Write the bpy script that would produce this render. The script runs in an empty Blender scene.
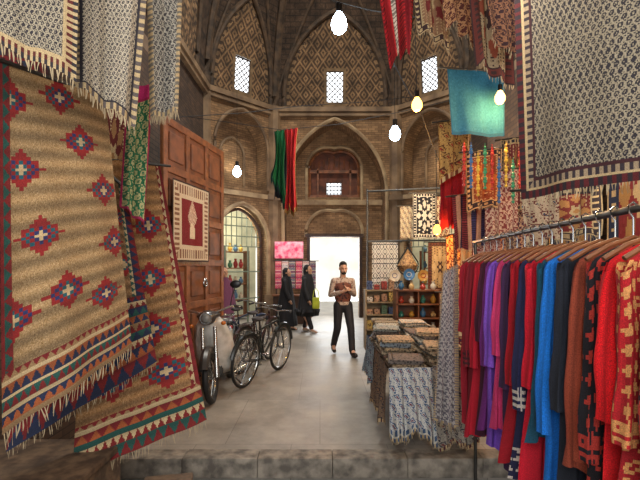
import bpy, bmesh, math, random
import numpy as np
from mathutils import Vector, Matrix, Euler
from mathutils.geometry import tessellate_polygon
random.seed(4); rng=np.random.default_rng(7)
V=Vector; pi=math.pi
F=427.0; CZ=1.7
def at(u,v,d): return V(((u-320)/F*d, d, CZ-(v-265)/F*d))
def lin(c):
    return tuple(((x/255)/12.92 if x/255<=.04045 else (((x/255)+.055)/1.055)**2.4) for x in c)
sc=bpy.context.scene
try: sc.view_settings.view_transform='Standard'
except Exception: pass
# ------------------------------------------------------------ materials
MATS={}
def mat(name,c,rough=.75,metal=0.0,c2=None,scale=9,bump=.0,emis=0,detail=4,voro=0):
    if name in MATS: return MATS[name]
    m=bpy.data.materials.new(name); m.use_nodes=True; nt=m.node_tree; N=nt.nodes; Lk=nt.links
    b=N['Principled BSDF']; b.inputs['Roughness'].default_value=rough; b.inputs['Metallic'].default_value=metal
    tc=N.new('ShaderNodeTexCoord')
    if voro:
        no=N.new('ShaderNodeTexVoronoi'); no.inputs['Scale'].default_value=voro; outn='Distance'
    else:
        no=N.new('ShaderNodeTexNoise'); no.inputs['Scale'].default_value=scale; no.inputs['Detail'].default_value=detail; outn='Fac'
    Lk.new(tc.outputs['Object'],no.inputs['Vector'])
    r=N.new('ShaderNodeValToRGB'); a=lin(c); z=lin(c2) if c2 else tuple(x*.72 for x in a)
    r.color_ramp.elements[0].position=.35; r.color_ramp.elements[1].position=.45 if voro else .65
    r.color_ramp.elements[0].color=(*z,1); r.color_ramp.elements[1].color=(*a,1)
    Lk.new(no.outputs[outn],r.inputs['Fac']); Lk.new(r.outputs['Color'],b.inputs['Base Color'])
    if bump:
        bp=N.new('ShaderNodeBump'); bp.inputs['Strength'].default_value=bump; bp.inputs['Distance'].default_value=.02
        Lk.new(no.outputs[outn],bp.inputs['Height']); Lk.new(bp.outputs['Normal'],b.inputs['Normal'])
    if emis:
        b.inputs['Emission Color'].default_value=(*a,1); b.inputs['Emission Strength'].default_value=emis
    MATS[name]=m; return m
def brickmat(name,c1,c2,mortar,scale=4.5,rough=.9):
    m=bpy.data.materials.new(name); m.use_nodes=True; nt=m.node_tree; N=nt.nodes; Lk=nt.links
    b=N['Principled BSDF']; b.inputs['Roughness'].default_value=rough
    uv=N.new('ShaderNodeUVMap'); uv.uv_map='UVMap'
    br=N.new('ShaderNodeTexBrick'); br.inputs['Scale'].default_value=scale
    br.inputs['Color1'].default_value=(*lin(c1),1); br.inputs['Color2'].default_value=(*lin(c2),1); br.inputs['Mortar'].default_value=(*lin(mortar),1)
    br.inputs['Mortar Size'].default_value=.025; br.inputs['Row Height'].default_value=.3; br.inputs['Brick Width'].default_value=.9
    Lk.new(uv.outputs['UV'],br.inputs['Vector'])
    no=N.new('ShaderNodeTexNoise'); no.inputs['Scale'].default_value=1.7; no.inputs['Detail'].default_value=8
    Lk.new(uv.outputs['UV'],no.inputs['Vector'])
    mx=N.new('ShaderNodeMix'); mx.data_type='RGBA'; mx.blend_type='MULTIPLY'; mx.inputs['Factor'].default_value=.85
    rr=N.new('ShaderNodeValToRGB'); rr.color_ramp.elements[0].position=.3; rr.color_ramp.elements[1].position=.7
    rr.color_ramp.elements[0].color=(.34,.3,.26,1); rr.color_ramp.elements[1].color=(1.05,1.02,1.0,1)
    Lk.new(no.outputs['Fac'],rr.inputs['Fac']); Lk.new(br.outputs['Color'],mx.inputs['A']); Lk.new(rr.outputs['Color'],mx.inputs['B'])
    Lk.new(mx.outputs['Result'],b.inputs['Base Color'])
    bp=N.new('ShaderNodeBump'); bp.inputs['Strength'].default_value=.4; bp.inputs['Distance'].default_value=.02
    Lk.new(br.outputs['Fac'],bp.inputs['Height']); bp.invert=True; Lk.new(bp.outputs['Normal'],b.inputs['Normal'])
    return m
def attrmat(name,rough=.92,weave=260,var=.35,bump=.25):
    m=bpy.data.materials.new(name); m.use_nodes=True; nt=m.node_tree; N=nt.nodes; Lk=nt.links
    b=N['Principled BSDF']; b.inputs['Roughness'].default_value=rough
    at_=N.new('ShaderNodeAttribute'); at_.attribute_name='Col'
    tc=N.new('ShaderNodeTexCoord'); no=N.new('ShaderNodeTexNoise'); no.inputs['Scale'].default_value=weave; no.inputs['Detail'].default_value=2
    Lk.new(tc.outputs['Object'],no.inputs['Vector'])
    mr=N.new('ShaderNodeMapRange'); mr.inputs['To Min'].default_value=1-var; mr.inputs['To Max'].default_value=1+var
    mr.inputs['From Min'].default_value=.3; mr.inputs['From Max'].default_value=.7
    Lk.new(no.outputs['Fac'],mr.inputs['Value'])
    mx=N.new('ShaderNodeVectorMath'); mx.operation='SCALE'; Lk.new(at_.outputs['Color'],mx.inputs[0]); Lk.new(mr.outputs['Result'],mx.inputs['Scale'])
    Lk.new(mx.outputs['Vector'],b.inputs['Base Color'])
    bp=N.new('ShaderNodeBump'); bp.inputs['Strength'].default_value=bump; bp.inputs['Distance'].default_value=.004
    Lk.new(no.outputs['Fac'],bp.inputs['Height']); Lk.new(bp.outputs['Normal'],b.inputs['Normal'])
    return m
M_cloth=attrmat('woven_cloth'); M_dome=attrmat('dome_brick_pattern',weave=3.5,var=.55,bump=.3)
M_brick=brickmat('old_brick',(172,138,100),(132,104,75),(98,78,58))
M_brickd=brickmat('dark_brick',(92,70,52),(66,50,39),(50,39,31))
M_rib=mat('rib_brick',(86,67,49),c2=(48,38,29),scale=5,bump=.3)
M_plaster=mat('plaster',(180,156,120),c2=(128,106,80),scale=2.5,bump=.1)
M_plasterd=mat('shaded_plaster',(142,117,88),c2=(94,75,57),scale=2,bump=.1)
M_wood=mat('brown_wood',(138,82,46),rough=.5,c2=(92,54,30),scale=6)
M_woodd=mat('dark_wood',(74,46,30),rough=.55,c2=(44,28,20),scale=7)
M_woodo=mat('weathered_wood',(112,90,68),rough=.8,c2=(66,50,38),scale=12)
M_black=mat('black_rubber',(24,24,25),rough=.6); M_blackp=mat('black_paint',(22,22,24),rough=.35)
M_steel=mat('steel',(190,190,188),rough=.25,metal=.9); M_dsteel=mat('dark_steel',(90,88,84),rough=.4,metal=.8)
M_white=mat('white_paint',(206,204,198),rough=.35,c2=(170,168,160)); M_cord=mat('cord_black',(26,24,24))
M_fringe=mat('fringe_thread',(176,156,124),rough=.95)
# ------------------------------------------------------------ object helpers
def link(o): bpy.context.collection.objects.link(o); return o
def tag(o,label=None,cat=None,group=None,kind=None):
    if label: o['label']=label
    if cat: o['category']=cat
    if group: o['group']=group
    if kind: o['kind']=kind
    return o
def empty(name,loc,rz=0,label=None,cat=None,group=None,scale=1,tilt=0):
    o=bpy.data.objects.new(name,None); o.location=loc; o.rotation_euler=(tilt,0,rz); o.scale=(scale,)*3; o.empty_display_size=.1
    link(o); return tag(o,label,cat,group)
class MB:
    def __init__(s): s.bm=bmesh.new(); s.M=Matrix.Identity(4)
    def cyl(s,p,q,r,r2=None,n=10):
        p=V(p);q=V(q);d=q-p;l=max(d.length,1e-5)
        R=d.to_track_quat('Z','Y').to_matrix().to_4x4()
        bmesh.ops.create_cone(s.bm,cap_ends=True,segments=n,radius1=r,radius2=r if r2 is None else r2,depth=l,matrix=s.M@Matrix.Translation((p+q)/2)@R); return s
    def ball(s,c,r,rot=(0,0,0),n=12):
        if not hasattr(r,'__len__'): r=(r,r,r)
        m=Matrix.Translation(c)@Euler(rot).to_matrix().to_4x4()@Matrix.Diagonal((*r,1))
        bmesh.ops.create_uvsphere(s.bm,u_segments=n,v_segments=max(6,n*2//3),radius=1,matrix=s.M@m); return s
    def cap(s,p,r1,q,r2,n=12):
        s.cyl(p,q,r1,r2,n); s.ball(p,r1,n=n); s.ball(q,r2,n=n); return s
    def box(s,c,sz,rot=(0,0,0),bev=0):
        m=Matrix.Translation(c)@Euler(rot).to_matrix().to_4x4()@Matrix.Diagonal((*sz,1))
        r=bmesh.ops.create_cube(s.bm,size=1,matrix=s.M@m)
        if bev:
            es=set(e for v in r['verts'] for e in v.link_edges)
            bmesh.ops.bevel(s.bm,geom=list(es),offset=bev,segments=2,affect='EDGES',profile=.5)
        return s
    def torus(s,c,R,r,n=32,m=8,axis='y',arc=(0,2*pi),flat=1.0):
        full=abs(arc[1]-arc[0]-2*pi)<1e-4; k=n if full else n+1; rows=[]
        for i in range(k):
            a=arc[0]+(arc[1]-arc[0])*i/n; row=[]
            for j in range(m):
                b=2*pi*j/m; rr=R+r*math.cos(b); w=r*flat*math.sin(b)
                p=(rr*math.cos(a),w,rr*math.sin(a)) if axis=='y' else ((w,rr*math.cos(a),rr*math.sin(a)) if axis=='x' else (rr*math.cos(a),rr*math.sin(a),w))
                row.append(s.bm.verts.new(s.M@(V(c)+V(p))))
            rows.append(row)
        for i in range(k if full else k-1):
            A=rows[i];B=rows[(i+1)%k]
            for j in range(m): s.bm.faces.new((A[j],A[(j+1)%m],B[(j+1)%m],B[j]))
        return s
    def path(s,pts,r,n=8,close=False):
        pts=[V(p) for p in pts]; rows=[]; rs=r if hasattr(r,'__len__') else [r]*len(pts)
        up=V((0,0,1))
        for i,p in enumerate(pts):
            d=(pts[min(i+1,len(pts)-1)]-pts[max(i-1,0)]).normalized()
            a=d.cross(up)
            if a.length<.05: a=d.cross(V((1,0,0)))
            a.normalize(); b=d.cross(a)
            rows.append([s.bm.verts.new(s.M@(p+(a*math.cos(2*pi*j/n)+b*math.sin(2*pi*j/n))*rs[i])) for j in range(n)])
        for i in range(len(rows)-1):
            for j in range(n): s.bm.faces.new((rows[i][j],rows[i][(j+1)%n],rows[i+1][(j+1)%n],rows[i+1][j]))
        s.bm.faces.new(rows[0]); s.bm.faces.new(rows[-1][::-1]); return s
    def lathe(s,c,prof,n=20,M=None):
        M=M or Matrix.Identity(4)
        rows=[[s.bm.verts.new(s.M@(V(c)+(M@V((r*math.cos(2*pi*j/n),r*math.sin(2*pi*j/n),z))))) for j in range(n)] for r,z in prof]
        for i in range(len(rows)-1):
            for j in range(n): s.bm.faces.new((rows[i][j],rows[i][(j+1)%n],rows[i+1][(j+1)%n],rows[i+1][j]))
        s.bm.faces.new(rows[0][::-1]); s.bm.faces.new(rows[-1]); return s
    def out(s,name,m,parent=None,label=None,cat=None,group=None,kind=None,smooth=True,remesh=0,sm=4):
        bmesh.ops.recalc_face_normals(s.bm,faces=s.bm.faces)
        me=bpy.data.meshes.new(name); s.bm.to_mesh(me); s.bm.free()
        o=link(bpy.data.objects.new(name,me))
        if remesh:
            r=o.modifiers.new('r','REMESH'); r.mode='VOXEL'; r.voxel_size=remesh
            q=o.modifiers.new('s','SMOOTH'); q.iterations=sm; q.factor=.5
            dg=bpy.context.evaluated_depsgraph_get(); m2=bpy.data.meshes.new_from_object(o.evaluated_get(dg))
            o.modifiers.clear(); o.data=m2; me=m2
        me.materials.clear(); me.materials.append(m)
        if smooth:
            me.polygons.foreach_set('use_smooth',[True]*len(me.polygons))
            if not remesh:
                try: me.set_sharp_from_angle(angle=math.radians(40))
                except Exception: pass
        if parent: o.parent=parent
        return tag(o,label,cat,group,kind)
def gridmesh(name,P,C,m,closed=False,keep=None):
    nv1,nu1=P.shape[:2]; idx=np.arange(nv1*nu1).reshape(nv1,nu1)
    if closed:
        a=idx[:-1,:]; b=np.roll(idx,-1,1)[:-1,:]; c=np.roll(idx,-1,1)[1:,:]; d=idx[1:,:]
    else: a=idx[:-1,:-1];b=idx[:-1,1:];c=idx[1:,1:];d=idx[1:,:-1]
    Fc=np.stack([a,d,c,b],-1).reshape(-1,4); Cc=C.reshape(-1,3)
    if keep is not None: k=keep.reshape(-1); Fc=Fc[k]; Cc=Cc[k]
    n=len(Fc); me=bpy.data.meshes.new(name)
    me.vertices.add(nv1*nu1); me.vertices.foreach_set('co',P.reshape(-1).astype(np.float32))
    me.loops.add(n*4); me.loops.foreach_set('vertex_index',Fc.reshape(-1).astype(np.int32))
    me.polygons.add(n); me.polygons.foreach_set('loop_start',(np.arange(n)*4).astype(np.int32))
    me.update(calc_edges=True)
    me.polygons.foreach_set('use_smooth',np.ones(n,dtype=bool))
    at_=me.color_attributes.new('Col','FLOAT_COLOR','CORNER')
    s=Cc/255.; s=np.where(s<=.04045,s/12.92,((s+.055)/1.055)**2.4)
    q=np.ones((n,4,4),dtype=np.float32); q[:,:,:3]=s[:,None,:]; at_.data.foreach_set('color',q.reshape(-1))
    me.materials.append(m); me.validate(); return link(bpy.data.objects.new(name,me))
# ------------------------------------------------------------ patterns
def base(U,c,var=8):
    C=np.ones(U.shape+(3,))*np.array(c,dtype=float); return C+rng.normal(0,var,U.shape)[...,None]
def tri(x): return np.abs((x%1)-.5)*2
def bands(C,T,S,bs):
    for (a,b,ca,cb,n) in bs:
        k=(T>=a)&(T<b); z=tri(S*n); m=k&(z>(T-a)/(b-a)); C[k]=cb; C[m]=ca
def p_kilim(cs,size,bg,bot=(),side=(),left=()):
    red=(134,30,28); inn=[(28,82,92),(40,46,88),(160,88,50)]; cr=(190,162,120)
    def f(U,Vv,W,H):
        C=base(U,bg,10); C*= (1+.08*np.sin(Vv*H*75)+.05*np.sin(Vv*H*13+U*3))[...,None]
        for i,(cx,cy) in enumerate(cs):
            q=size/5
            dx=np.round((U-cx)*W/q)*q/size; dy=np.round((Vv-cy)*H/q)*q/size
            ax=np.abs(dx);ay=np.abs(dy); r=ax+ay
            C[(r<1.05)|((ax>.55)&(ax<1.25)&(ay<.1))|((np.abs(ax-.8)<.15)&(np.abs(ay-.45)<.12))]=red; C[(r<.85)&(ay<.45)]=inn[i%2]; C[(r<.62)]=red; C[(r<.42)]=inn[(i+1)%2] ; C[(r<.22)]=cr
        bands(C,U,Vv,left); bands(C,1-U,Vv,side); bands(C,Vv,U,bot)
        C*=(.93+.07*np.sin(Vv*H*75))[...,None]
        return C
    return f
def p_print(bg,fg,cell=.04,edge=(),acc=None,skew=.5,fill=.33):
    def f(U,Vv,W,H):
        C=base(U,bg,5); x=U*W/cell; y=Vv*H/cell; row=np.floor(y); x=x+skew*(row%2)
        fx=(x%1)-.5; fy=(y%1)-.5; fx=fx+.25*fy; r=np.sqrt(fx**2+(fy*.8)**2)
        m=(r<fill)&(r>.13); C[m]=fg; C[r<.07]=acc or fg
        c=(np.abs(fx)>.42)&(np.abs(fy)>.3); C[c]=fg
        e=np.minimum(np.minimum(U,1-U)*W,np.minimum(Vv,1-Vv)*H); w0=0
        for w,c0,c1 in edge:
            k=(e>=w0)&(e<w0+w); C[k]=c0
            if c1: s=np.where(np.minimum(U,1-U)*W<np.minimum(Vv,1-Vv)*H,Vv*H,U*W); C[k&(tri(s/(w*1.1))>.5)]=c1
            w0+=w
        return C
    return f
def p_paisley(bg,fg,acc,cell=.09,edge=()):
    def f(U,Vv,W,H):
        C=base(U,bg,5); x=U*W/cell; y=Vv*H/cell; x=x+.5*(np.floor(y)%2)
        fx=(x%1)-.5; fy=(y%1)-.5; w=.3*(1-np.clip((fy+.4),0,1)**1.5); d=np.abs(fx-.18*np.sin(fy*4))
        C[(d<w)&(fy>-.4)]=fg; C[(d<w*.62)&(fy>-.3)&(fy<.3)]=bg; C[(d<w*.35)&(fy>-.22)&(fy<.15)]=acc
        C[(tri(x*3+y)>.75)&(tri(y*3-x)>.7)]=fg
        e=(1-Vv)*H; w0=0
        for w,c0,c1 in edge:
            k=(e>=w0)&(e<w0+w); C[k]=c0
            if c1: C[k&(tri(U*W/(w*.9))>.5)]=c1
            w0+=w
        return C
    return f
def p_plain(c,var=4,edge=None,ew=.1):
    def f(U,Vv,W,H):
        C=base(U,c,var)
        if edge: C[(Vv>1-ew)|(U<ew*.6)|(U>1-ew*.6)]=edge
        return C
    return f
def p_stripes(cols,n=10,axis=0):
    def f(U,Vv,W,H):
        T=Vv if axis else U; i=(np.floor(T*n)%len(cols)).astype(int); C=np.array(cols,dtype=float)[i]
        z=tri((U if axis else Vv)*26); C[(z>.55)&(i%2==0)]*=.6
        return C+rng.normal(0,5,U.shape)[...,None]
    return f
def p_rug(field,border,acc,med,cell=.03):
    def f(U,Vv,W,H):
        C=base(U,field,6); x=(U*W/cell); y=(Vv*H/cell)
        k=((np.abs((x%1)-.5)+np.abs(((y+.5*(np.floor(x)%2))%1)-.5))<.28); C[k]=acc
        dx=(U-.5)/.36; dy=(Vv-.5)/.36; r=np.sqrt(dx**2+dy**2); a=np.arctan2(dy,dx)
        C[r<.8+.16*np.cos(a*8)]=med; C[r<.55+.12*np.cos(a*8+pi)]=field; C[r<.3+.08*np.cos(a*6)]=acc; C[r<.12]=med
        ex=np.minimum(U,1-U)*W; ey=np.minimum(Vv,1-Vv)*H; e=np.minimum(ex,ey); m=min(W,H)
        b=e<m*.17; C[b]=border; s=np.where(ex<ey,Vv*H,U*W)
        C[b&(tri(s/(m*.12))>.55)&(e>m*.05)&(e<m*.13)]=acc; C[(e<m*.025)]=acc; C[(e>m*.15)&(e<m*.17)]=acc
        return C
    return f
def p_vase(U,Vv,W,H):
    C=base(U,(120,22,26),5)
    e=np.minimum(np.minimum(U,1-U)*W,np.minimum(Vv,1-Vv)*H); m=min(W,H)
    b=e<m*.21; C[b]=(206,190,162); s=np.where(np.minimum(U,1-U)*W<np.minimum(Vv,1-Vv)*H,Vv*H,U*W)
    C[b&(tri(s/.06)>.5)&(e>m*.05)&(e<m*.16)]=(130,92,70); C[e<m*.025]=(60,40,36)
    dx=np.abs(U-.5)*W; y=Vv
    C[(dx<W*.08)&(y>.56)&(y<.68)]=(216,200,170); C[(dx<W*.04)&(y>.5)&(y<.58)]=(216,200,170); C[(dx<W*.07)&(y>.68)&(y<.7)]=(206,190,160)
    C[(dx+np.abs(y-.42)*H*.6<W*.14)&(tri(U*30+y*20)>.35)]=(220,196,168)
    return C
def p_geo(cols):
    def f(U,Vv,W,H):
        C=base(U,cols[0],6); a=tri(U*4);b=tri(Vv*5); r=a+b
        C[(r>.5)&(r<.75)]=cols[1]; C[(r>1.2)&(r<1.45)]=cols[2]; C[r>1.75]=cols[3%len(cols)]; C[(tri(Vv*20)>.8)&(tri(Vv*2.5)>.7)]=cols[1]
        return C
    return f
# ------------------------------------------------------------ cloth
def cloth(name,label,cat,A,B,C,D,pat,nu=60,nv=80,amp=.02,nf=3,fringe=0,rod=False,group=None,ph=0,sag=0,parent=None,curl=0,hem=0,gather=0):
    A,B,C,D=[np.array(p,dtype=float) for p in (A,B,C,D)]
    u=np.linspace(0,1,nu+1)[None,:,None]; v=np.linspace(0,1,nv+1)[:,None,None]
    P=(1-v)*((1-u)*A+u*B)+v*((1-u)*D+u*C)
    if gather:
        M=(P[:,:1]+P[:,-1:])/2; k=1-gather*np.sin(pi*np.clip(v*1.1,0,1)); P=M+(P-M)*k
    n=np.cross(B-A,D-A); n/=np.linalg.norm(n)+1e-9
    disp=amp*(.3+.7*v)*(np.sin(2*pi*nf*u+ph+v*1.4)+.4*np.sin(2*pi*nf*2.3*u+ph*2-v*2))+curl*v*v
    P=P+n*disp; P[...,2]-=(sag*np.sin(pi*u)*v)[...,0]+(.25*amp*v*np.sin(2*pi*nf*u+ph+1))[...,0]+(hem*v*v*(np.sin(2*pi*1.5*u+ph)+.5*np.sin(2*pi*4*u+ph)))[...,0]
    uc=(np.arange(nu)+.5)/nu; vc=(np.arange(nv)+.5)/nv; U,Vv=np.meshgrid(uc,vc)
    W=(np.linalg.norm(B-A)+np.linalg.norm(C-D))/2; H=(np.linalg.norm(D-A)+np.linalg.norm(C-B))/2
    Cc=np.clip(pat(U,Vv,W,H),3,250)
    o=gridmesh(name,P,Cc,M_cloth); tag(o,label,cat,group)
    if parent: o.parent=parent
    if fringe:
        bm=bmesh.new(); ns=int(max(24,W/.013)); e=P[-1]
        for i in range(ns):
            t=(i+random.random()*.6)/ns*nu; k=min(int(t),nu-1); f=t-k; p=V(e[k]*(1-f)+e[k+1]*f)
            dr=V((random.uniform(-.25,.25),random.uniform(-.25,.25),-1)).normalized()*fringe*random.uniform(.75,1.1); w=V((B-A)/(W+1e-6))*.0028
            vs=[bm.verts.new(q) for q in (p-w,p+w,p+w*.8+dr*.5+V((random.uniform(-.004,.004),0,0)),p-w*.8+dr*.5,p+w*.4+dr,p-w*.4+dr)]
            bm.faces.new(vs[:4]); bm.faces.new((vs[3],vs[2],vs[4],vs[5]))
        me=bpy.data.meshes.new('fringe'); bm.to_mesh(me); bm.free(); me.materials.append(M_fringe)
        fo=link(bpy.data.objects.new('fringe',me)); fo.parent=o; fo['kind']='stuff'
    if rod:
        d=V(B-A).normalized(); MB().cyl(V(A)-d*.08,V(B)+d*.08,.01).out('hanging_rod',M_dsteel,label='thin metal rod carrying a hung textile',cat='rod')
    return o
# ------------------------------------------------------------ architecture
def slab(name,outer,holes,org,t,n,th,m):
    org=V(org);t=V(t);n=V(n)
    loops=[outer]+holes; pl=[[V((a,b,0)) for a,b in l] for l in loops]
    tris=tessellate_polygon(pl); flat=[p for l in loops for p in l]
    bm=bmesh.new(); uvl=bm.loops.layers.uv.new('UVMap')
    f0=[bm.verts.new(org+t*a+V((0,0,b))) for a,b in flat]; f1=[bm.verts.new(org+t*a+V((0,0,b))+n*th) for a,b in flat]
    def face(vs,uvs):
        try: fc=bm.faces.new(vs)
        except ValueError: return
        for l,q in zip(fc.loops,uvs): l[uvl].uv=q
    for tr in tris:
        face([f0[i] for i in tr],[flat[i] for i in tr]); face([f1[i] for i in tr[::-1]],[flat[i] for i in tr[::-1]])
    k=0
    for l in loops:
        N=len(l); s=0
        for i in range(N):
            j=(i+1)%N; dl=math.hypot(l[j][0]-l[i][0],l[j][1]-l[i][1])
            face([f0[k+i],f0[k+j],f1[k+j],f1[k+i]],[(0,s),(0,s+dl),(th,s+dl),(th,s)]); s+=dl
        k+=N
    bmesh.ops.recalc_face_normals(bm,faces=bm.faces)
    me=bpy.data.meshes.new(name); bm.to_mesh(me); bm.free(); me.materials.append(m)
    o=link(bpy.data.objects.new(name,me)); o['kind']='structure'; return o
def arch(cx,w,z0,zs,za,n=12):
    H=za-zs; c=(H*H-w*w)/(2*w); R=w+c; pts=[(cx-w,z0),(cx-w,zs)]
    a1=math.atan2(H,c)
    for i in range(1,n): a=a1*i/n; pts.append((cx+c-R*math.cos(a),zs+R*math.sin(a)))
    pts.append((cx,za))
    for i in range(n-1,0,-1): a=a1*i/n; pts.append((cx-c+R*math.cos(a),zs+R*math.sin(a)))
    pts+=[(cx+w,zs),(cx+w,z0)]; return pts
def notched(a0,a1,z0,z1,notch): return [(a0,z0)]+notch+[(a1,z0),(a1,z1),(a0,z1)]
tn=[0]
def trim(mb,m,smooth=True):
    tn[0]+=1; return mb.out('trim_%d'%tn[0],m,kind='structure',smooth=smooth)
def archtrim(pts,org,t,n,r,m,off=-.03):
    org=V(org);t=V(t);n=V(n); return trim(MB().path([org+t*a+V((0,0,b))+n*off for a,b in pts],r,6),m)
CX,CY=.46,8.73; HX,HY,CH=3.56,4.47,1.7
XL,XR=-2.35,2.9; Z1=6.55
XW0,XW1=CX-HX,CX+HX; YB=CY+HY
def floormat():
    m=bpy.data.materials.new('stone_floor'); m.use_nodes=True; nt=m.node_tree; N=nt.nodes; Lk=nt.links; b=N['Principled BSDF']
    tc=N.new('ShaderNodeTexCoord'); br=N.new('ShaderNodeTexBrick'); br.inputs['Scale'].default_value=1
    br.inputs['Brick Width'].default_value=.9; br.inputs['Row Height'].default_value=1.35; br.inputs['Mortar Size'].default_value=.004; br.offset=.3
    br.inputs['Color1'].default_value=(*lin((158,151,141)),1); br.inputs['Color2'].default_value=(*lin((151,144,134)),1); br.inputs['Mortar'].default_value=(*lin((128,121,112)),1)
    Lk.new(tc.outputs['Object'],br.inputs['Vector'])
    no=N.new('ShaderNodeTexNoise'); no.inputs['Scale'].default_value=1.6; no.inputs['Detail'].default_value=12; no.inputs['Roughness'].default_value=.7
    Lk.new(tc.outputs['Object'],no.inputs['Vector'])
    rr=N.new('ShaderNodeValToRGB'); rr.color_ramp.elements[0].position=.34; rr.color_ramp.elements[1].position=.66
    rr.color_ramp.elements[0].color=(.55,.54,.52,1); rr.color_ramp.elements[1].color=(1.1,1.08,1.05,1); Lk.new(no.outputs['Fac'],rr.inputs['Fac'])
    mx=N.new('ShaderNodeMix'); mx.data_type='RGBA'; mx.blend_type='MULTIPLY'; mx.inputs['Factor'].default_value=1
    Lk.new(br.outputs['Color'],mx.inputs['A']); Lk.new(rr.outputs['Color'],mx.inputs['B']); Lk.new(mx.outputs['Result'],b.inputs['Base Color'])
    mr=N.new('ShaderNodeMapRange'); mr.inputs['To Min'].default_value=.4; mr.inputs['To Max'].default_value=.7; Lk.new(no.outputs['Fac'],mr.inputs['Value']); Lk.new(mr.outputs['Result'],b.inputs['Roughness'])
    bp=N.new('ShaderNodeBump'); bp.inputs['Strength'].default_value=.5; bp.inputs['Distance'].default_value=.012; Lk.new(no.outputs['Fac'],bp.inputs['Height']); Lk.new(bp.outputs['Normal'],b.inputs['Normal'])
    return m
M_floor=floormat()
MB().box((.4,12.0,-.2),(13,16.2,.4)).out('floor',M_floor,kind='structure',smooth=False)
MB().box((.3,.7,-.45),(8,6.4,.3)).out('floor.001',mat('lower_floor',(94,88,80),c2=(60,56,50),scale=3,bump=.3),kind='structure',smooth=False)
for i in range(8):
    trim(MB().box((-2.2+.66*i,3.84+random.uniform(-.006,.006),-.083),(.658,.2,.175),bev=.01),mat('curb_stone',(148,138,124),c2=(88,81,73),scale=9,bump=.6))
slab('wall_back',notched(-1.4,2.32,0,Z1,arch(.46,1.55,0,3.9,6.15)),[],(0,YB,0),(1,0,0),(0,1,0),.7,M_brick)
slab('wall_back_niche',notched(-1.4,2.32,0,Z1,[(-.33,0),(-.33,2.6),(1.28,2.6),(1.28,0)]),[arch(.46,.84,3.9,4.85,5.42)],(0,13.9,0),(1,0,0),(0,1,0),.35,M_brick)
archtrim(arch(.46,1.6,0,3.9,6.22),(0,YB,0),(1,0,0),(0,1,0),.06,M_plaster)
archtrim(arch(.46,.9,3.8,4.85,5.5),(0,13.9,0),(1,0,0),(0,1,0),.05,M_plaster)
archtrim(arch(.46,.92,2.6,2.75,3.45),(0,13.9,0),(1,0,0),(0,1,0),.06,M_plaster)
trim(MB().box((.46,13.83,3.72),(3.1,.14,.16)),M_plaster,False)
trim(MB().box((.46,13.85,2.66),(1.9,.12,.1)),M_woodd,False)
for sx in(-.37,1.32): trim(MB().box((sx,13.85,1.3),(.1,.12,2.6)),M_woodd,False)
w=MB(); w.path([V((a,14.0,b)) for a,b in arch(.46,.8,3.92,4.85,5.38)],.05,6).box((.46,14.0,3.95),(1.6,.1,.08)).box((.46,14.0,4.75),(1.6,.08,.1))
for x in(-.07,.99): w.box((x,14.0,4.4),(.06,.08,.9))
w.out('window_1',M_wood,kind='structure',smooth=False)
slab('window_2',arch(.46,.82,3.9,4.85,5.4),[[(.22,4.02),(.70,4.02),(.70,4.42),(.22,4.42)]],(0,14.08,0),(1,0,0),(0,1,0),.03,mat('shutter_brown',(106,58,38),c2=(66,38,28),scale=5))
w=MB()
for i in range(5): w.box((.24+.11*i,14.06,4.22),(.022,.04,.42))
for i in range(4): w.box((.46,14.06,4.04+.12*i),(.5,.04,.022))
w.out('window_3',M_woodd,kind='structure',smooth=False)
w=MB()
for i in range(9): w.cyl((-.2+.165*i,14.05,4.85),(-.2+.165*i,14.05,5.28-.06*abs(i-4)),.014,n=5)
w.out('window_8',M_wood,kind='structure',smooth=False)
s2=.70710678; AL=CH/s2; AC=AL/2
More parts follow.
